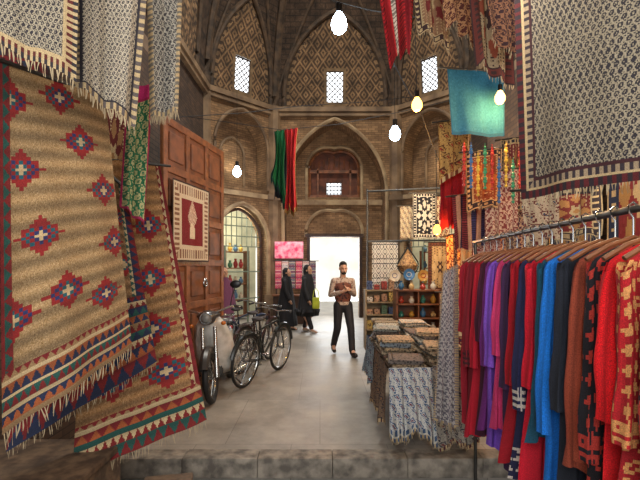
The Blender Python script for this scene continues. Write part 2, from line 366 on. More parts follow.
def angled(side):
    if side<0: org=(XW0,YB-CH,0);t=(s2,s2,0);n=(-s2,s2,0)
    else: org=(XW1,YB-CH,0);t=(-s2,s2,0);n=(s2,s2,0)
    nm='left' if side<0 else 'right'
    slab('wall_angled_'+nm,notched(0,AL,0,Z1,arch(AC,.9,0,2.35,3.42)),[arch(AC,.9,3.95,5.1,6.15)],org,t,n,.5,M_brick)
    o2=V(org)+V(n)*.55; T=V(t)
    slab('wall_alcove_'+nm,[(-.5,3.7),(AL+.5,3.7),(AL+.5,Z1),(-.5,Z1)],[],o2,t,n,.15,M_brick)
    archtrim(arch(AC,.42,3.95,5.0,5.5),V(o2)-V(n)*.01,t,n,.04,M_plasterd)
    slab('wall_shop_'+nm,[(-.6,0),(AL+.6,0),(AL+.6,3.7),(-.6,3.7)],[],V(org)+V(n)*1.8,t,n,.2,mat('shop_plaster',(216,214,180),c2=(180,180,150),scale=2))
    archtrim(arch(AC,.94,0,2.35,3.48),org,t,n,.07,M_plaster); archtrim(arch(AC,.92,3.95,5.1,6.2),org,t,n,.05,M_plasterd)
    archtrim(arch(AC,.84,0,2.35,3.34),V(org)+V(n)*.25,t,n,.05,M_woodd)
    w=MB(); og=V(org)+V(n)*.28
    for i in range(9):
        a=AC-.72+.18*i; w.cyl(og+T*a+V((0,0,2.25)),og+T*a+V((0,0,3.36-.95*((abs(a-AC)/.9)**2))),.014,n=5)
    for z,hw in((2.25,.86),(2.55,.82),(2.85,.66),(3.1,.42)): w.cyl(og+T*(AC-hw)+V((0,0,z)),og+T*(AC+hw)+V((0,0,z)),.018,n=5)
    for a in(AC-.4,AC+.4): w.cyl(og+T*a,og+T*a+V((0,0,2.25)),.03,n=6)
    for z in(.7,1.5): w.cyl(og+T*(AC-.86)+V((0,0,z)),og+T*(AC+.86)+V((0,0,z)),.02,n=5)
    w.out('window_%d'%(4 if side<0 else 5),mat('pale_green_frame',(120,132,112)),kind='structure',smooth=False)
    trim(MB().box(V(org)+T*AC-V(n)*.03+V((0,0,3.75)),(AL,.14,.13),rot=(0,0,math.atan2(t[1],t[0]))),M_plaster,False)
    yaw=math.atan2(t[1],t[0]) if side<0 else math.atan2(-t[1],-t[0])
    e=empty('shop_shelf',V(org)+T*AC+V(n)*1.0,yaw,label='shop shelf full of goods inside an arched shopfront',cat='shelf')
    w=MB()
    for z in(.1,.6,1.1,1.6,2.1): w.box((0,0,z),(1.7,.3,.03))
    for x in(-.85,0,.85): w.box((x,0,1.1),(.03,.3,2.1))
    w.out('shelf_frame',M_wood,e,smooth=False)
    for r in range(4):
        for j in range(8):
            if j==4: continue
            x=-.76+.2*j; c=random.choice([(200,120,60),(220,200,170),(90,130,160),(180,60,60),(90,150,110),(230,190,90)])
            p=V(org)+T*AC+V(n)*1.0+Matrix.Rotation(yaw,3,'Z')@V((x,0,(.615,1.115,1.615,2.115)[r])); hh=random.uniform(.2,.34)
            o=MB().lathe((0,0,0),[(.04,0),(.075,hh*.3),(.07,hh*.55),(.03,hh*.8),(.045,hh)],12).out('vase',mat('glaze_%d_%d'%(c[0],c[1]),c,rough=.3),label='colourful glazed vase on a shop shelf',cat='vase',group='vases on the shop shelf'); o.location=p
angled(-1); angled(1)
for x in(-1.42,2.34):
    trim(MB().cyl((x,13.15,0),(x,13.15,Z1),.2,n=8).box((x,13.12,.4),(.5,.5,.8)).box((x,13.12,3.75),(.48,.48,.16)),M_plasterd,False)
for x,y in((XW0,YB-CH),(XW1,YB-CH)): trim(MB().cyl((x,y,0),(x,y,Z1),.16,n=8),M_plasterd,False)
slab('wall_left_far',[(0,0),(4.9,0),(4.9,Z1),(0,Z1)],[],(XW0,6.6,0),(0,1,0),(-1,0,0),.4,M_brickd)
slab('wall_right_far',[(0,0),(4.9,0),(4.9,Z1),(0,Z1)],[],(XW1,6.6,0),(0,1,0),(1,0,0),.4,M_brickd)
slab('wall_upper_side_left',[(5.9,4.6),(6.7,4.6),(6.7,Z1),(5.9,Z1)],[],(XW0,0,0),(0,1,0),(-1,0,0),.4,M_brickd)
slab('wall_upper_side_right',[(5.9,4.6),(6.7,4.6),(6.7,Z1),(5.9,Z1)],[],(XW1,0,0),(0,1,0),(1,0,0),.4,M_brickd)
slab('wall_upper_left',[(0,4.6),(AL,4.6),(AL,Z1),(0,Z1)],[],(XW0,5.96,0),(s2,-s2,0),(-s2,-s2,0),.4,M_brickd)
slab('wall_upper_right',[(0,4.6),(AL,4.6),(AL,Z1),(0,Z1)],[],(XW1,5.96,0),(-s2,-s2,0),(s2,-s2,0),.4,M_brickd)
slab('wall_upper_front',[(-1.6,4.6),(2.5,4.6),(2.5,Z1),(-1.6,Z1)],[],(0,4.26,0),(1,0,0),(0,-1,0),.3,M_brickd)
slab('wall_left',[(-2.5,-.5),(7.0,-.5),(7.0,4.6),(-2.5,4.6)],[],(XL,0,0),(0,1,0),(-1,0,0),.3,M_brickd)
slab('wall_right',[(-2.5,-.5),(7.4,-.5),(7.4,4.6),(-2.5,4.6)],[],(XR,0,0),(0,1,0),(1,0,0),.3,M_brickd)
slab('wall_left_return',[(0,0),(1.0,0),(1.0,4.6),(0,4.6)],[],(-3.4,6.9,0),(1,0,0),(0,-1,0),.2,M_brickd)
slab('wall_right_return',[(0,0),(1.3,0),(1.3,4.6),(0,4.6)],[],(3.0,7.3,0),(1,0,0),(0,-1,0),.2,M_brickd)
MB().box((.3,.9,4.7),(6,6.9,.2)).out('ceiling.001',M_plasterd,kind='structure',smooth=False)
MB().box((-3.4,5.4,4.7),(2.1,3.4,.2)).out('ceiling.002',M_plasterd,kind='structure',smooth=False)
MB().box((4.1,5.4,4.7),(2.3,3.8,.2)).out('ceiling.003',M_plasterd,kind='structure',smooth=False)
# dome over the chamfered hall
def prof(ph): return .12+.88*max(math.cos(ph),0)**.8, Z1+4.6*math.sin(ph)
corn=[(-(HX-CH),HY),(HX-CH,HY),(HX,HY-CH),(HX,-(HY-CH)),(HX-CH,-HY),(-(HX-CH),-HY),(-HX,-(HY-CH)),(-HX,HY-CH)]
corn=[V((a,b,0)) for a,b in corn]
def gore(k):
    a=corn[k];b=corn[(k+1)%8]; t=(b-a).normalized(); mid=(a+b)/2; n=V((-t.y,t.x,0)); 
    if n.dot(mid)<0: n=-n
    return mid,t,n,(b-a).length/2
def gpt(k,x,ph,inn=0):
    f,z=prof(ph); mid,t,n,hw=gore(k); return V((CX,CY,0))+mid*f+t*x-n*inn+V((0,0,z))
zs_=7.0
for k in range(8):
    mid,t,n,HS=gore(k); fine=k in(0,1,7); nu,nv=((190,220) if k==0 else (130,200)) if fine else (60,80)
    wA=min(HS*.84,1.9); H_=2.2 if HS<2 else 2.6; c_=(H_*H_-wA*wA)/(2*wA); R_=wA+c_
    ph=np.linspace(0,math.radians(80),nv+1); P=np.zeros((nv+1,nu+1,3))
    for i in range(nv+1):
        f,_=prof(ph[i]); a=np.array(gpt(k,-HS*f,ph[i]));b=np.array(gpt(k,HS*f,ph[i])); u=np.linspace(0,1,nu+1)[:,None]; P[i]=a*(1-u)+b*u
    pm=(ph[:-1]+ph[1:])/2; fm=np.array([prof(p)[0] for p in pm]); zm=np.array([prof(p)[1] for p in pm])
    X=((np.arange(nu)+.5)/nu*2-1)[None,:]*HS*fm[:,None]; Z=np.repeat(zm[:,None],nu,1)
    C=base(X,(62,47,35),5); br=(tri(Z/.14)>.8)|(tri(X/.3+.5*(np.floor(Z/.14)%2))>.9); C[br]=(40,31,24)
    ins=((np.abs(X)+c_)**2+np.maximum(Z-zs_,0)**2<R_**2)
    q=tri(X/.36)+tri(Z/.48); pat=tri(q*1.5)
    C[ins]=(104,80,56); C[ins&(pat>.55)]=(60,46,34); C[ins&(pat<.14)]=(130,104,74)
    ed=ins&~((np.abs(X)+c_+.16)**2+np.maximum(Z-zs_,0)**2<R_**2); C[ed]=(108,86,62); C[ed&(tri(Z/.2)>.6)]=(52,40,30)
    keep=~((np.abs(X)<.26)&(Z>6.72)&(Z<7.66)) if fine else np.ones_like(X,bool)
    fr=ins&(np.abs(X)<.34)&(Z<7.74); C[fr]=(108,88,64)
    o=gridmesh('ceiling_dome_panel',P,np.clip(C,5,250),M_dome,keep=keep); o.name='ceiling.%03d'%(k+10); o['kind']='structure'
    if k in(0,1,7,2,6):
        am=math.atan2(math.sqrt(max(R_*R_-c_*c_,.01)),c_)
        L1=[(R_-c_,z) for z in np.linspace(Z1+.02,zs_,5)]+[(-c_+R_*math.cos(a),zs_+R_*math.sin(a)) for a in np.linspace(.06,am,16)]
        full=[(-x,z) for x,z in L1]+[(x,z) for x,z in L1[::-1]][1:]
        pts=[gpt(k,x,math.asin(min(1,(z-Z1)/4.6)),.02) for x,z in full]
        trim(MB().path(pts,.075,8),M_rib)
    if k in(0,1,7):
        w=MB()
        def q_(x,z): return gpt(k,x,math.asin((z-Z1)/4.6),-.05)
        for i in range(-4,9):
            for sg in(1,-1):
                pts=[]
                for t_ in np.linspace(0,1,15):
                    x=-.27+.54*t_; z=6.72+.16*i+sg*(x+.27 if sg>0 else x-.27)*1.0
                    if 6.72<=z<=7.66: pts.append(q_(x,z))
                if len(pts)>2: w.path(pts,.014,5)
        for x in(-.27,.27): w.cyl(q_(x,6.72),q_(x,7.66),.03,n=6)
        for z in(6.72,7.66): w.cyl(q_(-.27,z),q_(.27,z),.03,n=6)
        w.out('window_%d'%(10+k),M_rib,kind='structure')
    trim(MB().path([gpt(k,HS*prof(p)[0],p,.02) for p in np.linspace(0,math.radians(78),20)],.13,8),M_rib)
    if fine:
        for sg in(-1,1):
            pts=[gpt(k,sg*HS*prof(p)[0]*(1-2*((p/math.radians(60))**1.3)*.5),p,.02) for p in np.linspace(0.02,math.radians(60),18)]
            trim(MB().path(pts,.045,6),M_rib)
    a=gpt(k,-HS,0,.05);b=gpt(k,HS,0,.05); c=(a+b)/2; az=math.atan2(t.y,t.x)
    trim(MB().box((c.x,c.y,Z1-.08),(2*HS,.22,.14),rot=(0,0,az)).box((c.x,c.y,Z1-.22),(2*HS-.05,.12,.1),rot=(0,0,az)),M_plasterd,False)
MB().box((.5,22,2.5),(14,.3,5)).out('wall_street',mat('street_wall',(240,236,226),c2=(220,214,200),scale=1),kind='structure',smooth=False)
# ------------------------------------------------------------ bulbs and added lights
def pt(loc,p,c,r=.1):
    l=bpy.data.lights.new('pt','POINT'); l.energy=p; l.color=c; l.shadow_soft_size=r; o=link(bpy.data.objects.new('added_point_light',l)); o.location=loc  # point light, added under each bulb and alone as unseen fill
def bulb(p,c,strength,top,power,name='light_bulb',label='bare glowing bulb hanging on a black cord',r=.045):
    e=empty(name,p,label=label,cat='light bulb')
    MB().lathe((0,0,0),[(.002,-r*1.25),(r*.6,-r*1.05),(r*.95,-r*.5),(r,0),(r*.9,r*.5),(r*.5,r*1.2),(r*.36,r*1.5)],16).out('bulb_glass',mat('glow_%d_%d'%(c[2],strength),c,emis=strength),e)
    MB().cyl((0,0,r*1.4),(0,0,r*2.6),r*.42,n=12).out('socket',M_blackp,e)
    MB().path([(0,0,r*2.5),V(top)-V(p)],.005,5).out('cord',M_cord,e)
    pt(p-V((0,0,r*1.6)),power,tuple(lin(c)),.01)
bulb(at(339,24,6.5),(225,242,255),30,at(338,-60,6.5),55,r=.12,label='large white glowing bulb hanging from the dome')
bulb(at(417,105,5.2),(255,178,84),8,at(415,30,5.2),34,r=.065)
bulb(at(395,134,6.5),(200,232,255),20,at(394,60,6.5),36,r=.085)
bulb(at(437,230,5.0),(255,150,56),8,at(436,150,5.0),26,r=.045,label='warm orange bulb glowing low at the stall')
bulb(at(500,98,4.2),(255,190,104),8,at(499,20,4.2),18,r=.05)
bulb(at(237,172,10.5),(250,252,255),20,at(237,90,10.5),34,r=.1,label='white glowing lamp hanging in front of the plaster alcove')
def area(loc,rot,sx,sy,p,c=(1,1,1)):
    l=bpy.data.lights.new('area','AREA'); l.shape='RECTANGLE'; l.size=sx; l.size_y=sy; l.energy=p; l.color=c
    o=link(bpy.data.objects.new('added_area_light',l)); o.location=loc; o.rotation_euler=rot; return o
area((CX,CY,10.7),(0,0,0),1.6,1.6,400,(1,.92,.8))  # light added below the dome top, out of view
area((.2,-2.0,3.4),(math.radians(72),0,0),4.2,1.8,165,(1,.96,.9))  # added fill behind the camera, brightens the foreground textiles
area((CX,14.6,2.0),(math.radians(-95),0,0),1.5,2.2,150,(.95,.98,1))
pt((-2.7,12.9,3.0),70,(1,.95,.74)); pt((3.6,12.9,3.0),40,(1,.8,.5)); pt((2.3,5.6,3.3),66,(1,.7,.4)); pt((-2.6,12.5,4.6),6,(1,.9,.7)); pt((3.5,12.5,4.6),6,(1,.85,.6))  # unseen lights added to brighten shops, alcoves and the right stall
pt((1.7,7.0,2.9),90,(1,.76,.48)); pt((1.9,3.2,2.6),28,(1,.75,.48)); pt((-1.0,11.6,2.6),36,(1,.8,.75)); pt((.6,2.2,3.2),24,(1,.9,.78))  # more added fill over stalls, clothes rail and foreground, no fixtures
W=bpy.data.worlds.new('World'); sc.world=W; W.use_nodes=True; bg=W.node_tree.nodes['Background']; bg.inputs[0].default_value=(.93,.97,1,1); bg.inputs[1].default_value=2.4
# ------------------------------------------------------------ wooden shutter door
dv=V((.3,1.6,0)); dl=dv.length; ang=math.atan2(dv.y,dv.x)
e=empty('shutter_door',(-1.85,5.0,0),ang,label='tall brown panelled wooden shop door standing open',cat='door')
MB().box((dl/2,0,1.73),(dl,.05,3.46)).out('leaf',M_wood,e,smooth=False)
w=MB()
for i in range(4): w.box((dl*i/3,-.035,1.73),(.09,.03,3.46),bev=.006)
for j in range(7): w.box((dl/2,-.035,.05+j*.56),(dl,.032,.09),bev=.006)
w.out('rails',mat('rail_wood',(152,94,52),rough=.45,c2=(108,64,36)),e,smooth=False)
w=MB()
for i in range(3):
    for j in range(6): w.box((dl*(i+.5)/3,-.03,.33+j*.56),(dl/3-.2,.03,.34),bev=.012)
w.out('raised_panel',M_wood,e,smooth=False)
MB().torus((dl*.62,-.06,1.45),.05,.01,16,6).ball((dl*.62,-.05,1.5),.02).out('ring_handle',M_steel,e)
def dpt(d,z,off=.09): return V((-2.7875+.1875*d,d,z))+V((1.6,-.3,0)).normalized()*off
cloth('small_rug','small framed rug with dark red centre, vase motif and cream border','rug',dpt(5.08,2.74),dpt(6.05,2.74),dpt(6.05,1.74),dpt(5.08,1.74),p_vase,80,90,.006,2,fringe=.04)
# ------------------------------------------------------------ people
SK=mat('skin',(214,166,136),rough=.6,c2=(196,146,116))
def hand(mb,wr,dr,nrm,s=1,curl=.5):
    wr=V(wr);dr=V(dr).normalized();nrm=V(nrm).normalized();sd=dr.cross(nrm).normalized()
    mb.cap(wr,.024*s,wr+dr*.05*s,.028*s,8)
    for i,(o_,l) in enumerate(((-.03,.062),(-.01,.072),(.011,.068),(.031,.054))):
        b=wr+dr*.075*s+sd*o_*s*.85; k=b+dr*l*.5*s+nrm*curl*.012; t=k+(dr*(1-curl)+nrm*curl).normalized()*l*.55*s
        mb.cap(wr+dr*.04*s+sd*o_*.6*s,.012*s,b,.0098*s,6); mb.cap(b,.0095*s,k,.0088*s,6); mb.cap(k,.0088*s,t,.0075*s,6)
    b=wr+dr*.02*s-sd*.025*s; k=b+(dr*.6-sd*.7).normalized()*.04*s; mb.cap(b,.012*s,k,.0105*s,6); mb.cap(k,.0105*s,k+(dr+nrm*.4).normalized()*.03*s,.009*s,6)
def head(mb,z=1.64,y=0,x=0):
    mb.ball((x,y+.01,z+.01),(.074,.092,.1)); mb.ball((x,y-.032,z-.055),(.052,.058,.058)); mb.ball((x,y-.07,z-.09),(.025,.022,.02))
    mb.cap((x,y-.083,z+.005),.008,(x,y-.103,z-.03),.013,8); mb.ball((x,y-.08,z-.066),(.022,.012,.009))
    for s in(-1,1):
        mb.ball((x+s*.074,y+.012,z-.012),(.012,.022,.032)); mb.ball((x+s*.03,y-.072,z+.028),(.022,.012,.008)); mb.ball((x+s*.042,y-.055,z-.025),(.022,.022,.02))
def man():
    g=at(343,352,8.15); g.z=0
    e=empty('person',g,math.radians(12),label='bearded man in dark trousers and maroon vest walking, hands at chest',cat='person')
    nk=V((0,0,1.48)); HM=Matrix.Translation(nk)@Matrix.Rotation(math.radians(9),4,'X')@Matrix.Translation(-nk)
    w=MB(); w.M=HM; head(w); w.M=Matrix.Identity(4)
    w.cap((0,.012,1.42),.062,(0,0,1.57),.052); w.ball((0,0,1.3),(.16,.1,.17)); w.ball((0,0,1.1),(.14,.095,.17)); w.ball((0,.01,.95),(.155,.1,.12))
    SH={}
    for s in(-1,1):
        sh=V((s*.178,.01,1.395)); el=V((s*.235,.05,1.13)); wr=V((s*.07,-.2,1.22+.02*s))
        w.cap((0,.01,1.4),.06,sh,.052); w.cap(sh,.05,el,.038); w.cap(el,.038,wr,.026)
        hand(w,wr,(-s*.7,-.35,.35),(0,-.6,.8),1.05,.55); SH[s]=(sh,el,wr)
    LG={1:(V((.09,0,.93)),V((.11,-.15,.52)),V((.11,-.26,.11))),-1:(V((-.09,0,.93)),V((-.11,.0,.5)),V((-.13,.22,.14)))}
    for s,(h,k,f) in LG.items():
        w.cap(h,.085,k,.056); w.cap(k,.054,f,.038); w.cap(f,.04,f+V((s*.02,-.12,-.06)),.03)
    w.out('body',SK,e,remesh=.0055,sm=3)
    w=MB()
    for s,(sh,el,wr) in SH.items(): w.cap((0,.01,1.4),.07,sh,.062); w.cap(sh,.062,el,.05); w.cap(el,.05,wr+(el-wr)*.15,.038)
    w.ball((0,0,1.3),(.168,.11,.17)).ball((0,0,1.1),(.155,.11,.2)).cap((0,.012,1.42),.07,(0,.01,1.47),.062).ball((0,.005,.96),(.165,.118,.1))
    w.out('shirt',mat('shirt_plaid',(186,164,146),c2=(132,104,92),voro=30),e,remesh=.011)
    w=MB(); w.ball((0,.004,1.28),(.178,.124,.175)).ball((0,.004,1.1),(.166,.122,.2))
    w.out('vest',mat('vest_maroon',(118,66,50),c2=(56,32,28),voro=18),e,remesh=.011)
    w=MB()
    for s,(h,k,f) in LG.items(): w.cap(h,.1,k,.073); w.cap(k,.073,f+V((0,.01,0)),.06)
    w.ball((0,.008,.93),(.168,.12,.11)); w.out('trousers',mat('trousers_black',(40,37,40),c2=(26,25,28)),e,remesh=.011)
    for s,(h,k,f) in LG.items():
        if s>0: MB().cap(f+V((0,.03,-.045)),.045,f+V((.02,-.15,-.06)),.04).ball(f+V((.01,-.06,-.085)),(.048,.13,.024)).out('shoe',mat('shoe_leather',(40,30,26),rough=.4),e,remesh=.008)
        else: MB().cap(f+V((0,.03,-.02)),.045,f+V((-.02,-.13,-.09)),.038).ball(f+V((-.01,-.05,-.08)),(.048,.12,.024),rot=(.35,0,0)).out('shoe',MATS['shoe_leather'],e,remesh=.008)
    w=MB(); w.M=HM; w.ball((0,.032,1.69),(.08,.088,.085)).ball((0,-.035,1.742),(.058,.04,.022)); w.out('hair',mat('hair_black',(26,22,20),rough=.8),e,remesh=.009)
    w=MB(); w.M=HM; w.ball((0,-.055,1.556),(.05,.048,.03)).ball((0,-.093,1.591),(.024,.01,.005))
    for s in(-1,1): w.ball((s*.054,-.02,1.585),(.012,.024,.035))
    w.out('beard',MATS['hair_black'],e,remesh=.007)
    for s in(-1,1):
        w=MB(); w.M=HM; w.ball((s*.03,-.079,1.648),(.012,.008,.006)); w.out('eye',M_black,e)
man()
def woman(u,v,d,rz,cloak,label,sc_=1.0,pants=None,long=.1,scarf=None):
    g=at(u,v,d); g.z=0
    e=empty('person',g,rz,label=label,cat='person',scale=sc_)
    w=MB(); head(w,1.5,-.01); w.cap((0,0,1.3),.055,(0,0,1.42),.045).ball((0,0,1.15),(.14,.1,.18)).ball((0,0,.9),(.15,.11,.16))
    for s in(-1,1):
        el=V((s*.2,.05*s,1.02)); wr=V((s*.2,-.1+.05*s,.8))
        w.cap((0,0,1.27),.06,(s*.15,0,1.27),.05); w.cap((s*.15,0,1.27),.045,el,.036); w.cap(el,.036,wr,.025)
        hand(w,wr,(-s*.1,-.3,-.9),(-s,0,0),.9,.35)
        w.cap((s*.08,0,.85),.08,(s*.085,-.06*s,.45),.052); w.cap((s*.085,-.06*s,.45),.05,(s*.09,.16*s,.08),.035); w.cap((s*.09,.16*s,.07),.035,(s*.1,.16*s-.13,.035),.028)
    w.out('body',SK,e,remesh=.008,sm=3)
    w=MB()
    for s in(-1,1):
        el=V((s*.2,.05*s,1.02)); wr=V((s*.2,-.1+.05*s,.8)); w.cap((s*.14,0,1.26),.07,el,.06); w.cap(el,.06,wr+(el-wr)*.1,.058)
    w.out('coat_sleeves',mat('coat_%d_%d'%(cloak[0],cloak[1]),cloak),e,remesh=.012)
    rows=[]; n=48; prof_=[(1.40,.075,.09),(1.33,.11,.1),(1.26,.17,.12),(1.1,.18,.14),(.9,.2,.18),(.65,.22,.22),(.4,.24,.25),(long+.06,.25,.29),(long,.25,.29)]
    P=np.zeros((len(prof_),n,3))
    for i,(z,rx,ry) in enumerate(prof_):
        for j in range(n):
            a=2*pi*j/n; rp=1+.12*(i/len(prof_))*math.sin(a*6+i*.3)+.05*math.sin(a*11)*(i/len(prof_))
            P[i,j]=(rx*rp*math.cos(a),ry*rp*math.sin(a)+.03*i/len(prof_),z)
    o=gridmesh('cloak',P,np.ones((len(prof_)-1,n,3))*np.array(cloak),M_cloth,closed=True); o.parent=e
    sf=scarf or cloak
    MB().ball((0,.03,1.515),(.092,.1,.12)).cap((0,.03,1.37),.085,(0,.035,1.48),.09).ball((0,.04,1.3),(.15,.12,.1)).out('headscarf',mat('scarf_%d_%d'%(sf[0],sf[1]),sf),e,remesh=.012)
    for s in(-1,1):
        MB().ball((s*.09,.16*s-.05,.035),(.042,.12,.033)).out('shoe',mat('shoe_pale' if pants else 'shoe_dark',(200,180,160) if pants else (40,36,36)),e)
        MB().ball((s*.03,-.083,1.505),(.012,.008,.006)).out('eye',M_black,e)
        if pants: MB().cap((s*.085,-.03*s,.6),.07,(s*.09,.15*s,.13),.055).out('trouser_leg',mat('trouser_dark',(36,34,40)),e)
woman(287,331,11.3,math.radians(75),(26,25,30),'woman wrapped in a black cloak walking')
woman(308,331,10.8,math.radians(60),(38,38,42),'woman in short black coat and headscarf with pale shoes walking',pants=True,long=.5,sc_=1.05,scarf=(22,22,26))
woman(224,345,9.1,math.radians(40),(120,70,100),'woman in dark headscarf and rose coat beside the parked motorcycle',sc_=1.03,scarf=(50,40,46))
p=at(316,303,10.5); w=empty('shoulder_bag',p,0,label='yellow green shoulder bag carried by a woman',cat='bag')
MB().box((0,0,0),(.18,.1,.28),bev=.03).out('bag_body',mat('bag_lime',(196,206,60)),w); MB().path([(-.08,0,.14),(-.05,0,.3),(0,0,.36),(.05,0,.3),(.08,0,.14)],.01,6).out('strap',MATS['bag_lime'],w)
# ------------------------------------------------------------ bicycle
def wheel(e,x,R,y=0,name='wheel',spokes=24,tr=.02,rimm=M_steel):
    h=empty(name,(x,y,R)); h.parent=e
    MB().torus((0,0,0),R-tr,tr,40,8).out('tire',M_black,h); MB().torus((0,0,0),R-2*tr-.008,.011,40,6).out('rim',rimm,h)
    w=MB().cyl((0,-.045,0),(0,.045,0),.022,n=12)
    for i in range(spokes):
        a=2*pi*i/spokes; s=(-1)**i; w.cyl((.018*math.cos(a+.5),s*.03,.018*math.sin(a+.5)),((R-2*tr)*math.cos(a),0,(R-2*tr)*math.sin(a)),.0022,n=4)
    w.out('spokes_and_hub',rimm,h)
def bicycle(loc,rz,m,label,lean=.08):
    e=empty('bicycle',loc,rz,label=label,cat='bicycle',tilt=0); e.rotation_euler=(lean,0,rz)
    R=.37; wheel(e,-.53,R); wheel(e,.55,R)
    bb=V((-.08,0,.3)); st=V((-.2,0,.78)); ht=V((.38,0,.86)); hb=V((.42,0,.72)); ra=V((-.53,0,R)); fa=V((.55,0,R))
    w=MB().cyl(bb,st,.016).cyl(st-V((0,0,.02)),ht-V((0,0,.02)),.016).cyl(bb,hb,.018).cyl(ht+V((-.01,0,.04)),hb-V((-.01,0,.04)),.02)
    for s in(-1,1): w.cyl(bb+V((0,s*.03,0)),ra+V((0,s*.05,0)),.01).cyl(st+V((0,s*.02,-.04)),ra+V((0,s*.05,0)),.009)
    w.out('frame',m,e)
    w=MB()
    for s in(-1,1): w.path([hb+V((.01,s*.03,-.03)),hb+V((.05,s*.05,-.15)),fa+V((-.01,s*.05,.05)),fa+V((0,s*.05,0))],.011)
    w.out('fork',m,e)
    w=MB().cyl(ht,ht+V((-.03,0,.12)),.012); hp=ht+V((-.03,0,.12)); w.path([hp+V((-.16,-.28,.02)),hp+V((-.05,-.25,.04)),hp+V((.02,-.1,.02)),hp,hp+V((.02,.1,.02)),hp+V((-.05,.25,.04)),hp+V((-.16,.28,.02))],.011)
    w.out('handlebar',M_steel,e)
    for s in(-1,1): MB().cyl(hp+V((-.18,s*.285,.02)),hp+V((-.08,s*.26,.035)),.017).out('grip',M_black,e)
    MB().cyl(st,st+V((-.03,0,.12)),.012).ball(st+V((-.09,0,.15)),(.1,.085,.03)).ball(st+V((.04,0,.15)),(.1,.03,.024)).out('saddle',mat('saddle_leather',(38,28,24),rough=.5),e)
    w=MB().torus(bb+V((0,.05,0)),.085,.008,24,6).cyl(bb-V((0,.07,0)),bb+V((0,.07,0)),.014)
    w.cyl(bb+V((0,.065,0)),bb+V((.12,.07,-.12)),.009).cyl(bb+V((0,-.065,0)),bb+V((-.12,-.07,.12)),.009).box(bb+V((.12,.12,-.12)),(.09,.08,.02)).box(bb+V((-.12,-.12,.12)),(.09,.08,.02)); w.out('crankset',M_steel,e)
    MB().cyl(bb+V((0,.05,.085)),ra+V((0,.05,.035)),.005,n=5).cyl(bb+V((0,.05,-.085)),ra+V((0,.05,-.035)),.005,n=5).out('chain',M_dsteel,e)
    for x,a in((-.53,(.3,2.9)),(.55,(.2,2.3))): MB().torus((x,0,R),R+.018,.025,20,6,arc=a,flat=1.0).out('mudguard',m,e)
    w=MB()
    for s in(-1,1): w.cyl((-.28,s*.06,.77),(-.78,s*.06,.77),.007).cyl((-.53,s*.06,R),(-.7,s*.06,.77),.006)
    for i in range(5): w.cyl((-.32-.11*i,-.06,.77),(-.32-.11*i,.06,.77),.005)
    w.out('luggage_rack',M_dsteel,e); MB().cyl((-.2,.07,.3),(-.26,.2,.02),.009).out('kickstand',M_dsteel,e)
MG=mat('bike_green_black',(30,36,36),rough=.35)
bicycle(V((-.86,6.42,0)),math.atan2(.93,.36),MG,'black roadster bicycle parked with its wheel turned to the aisle')
bicycle(V((-1.08,7.2,0)),math.atan2(.95,.3),mat('bike_maroon',(60,26,28),rough=.4),'dark red bicycle parked behind another bicycle')
bicycle(V((-1.42,7.75,0)),math.atan2(.9,.4),mat('bike_blue',(30,50,84),rough=.4),'dark blue bicycle leaning by the wooden door')
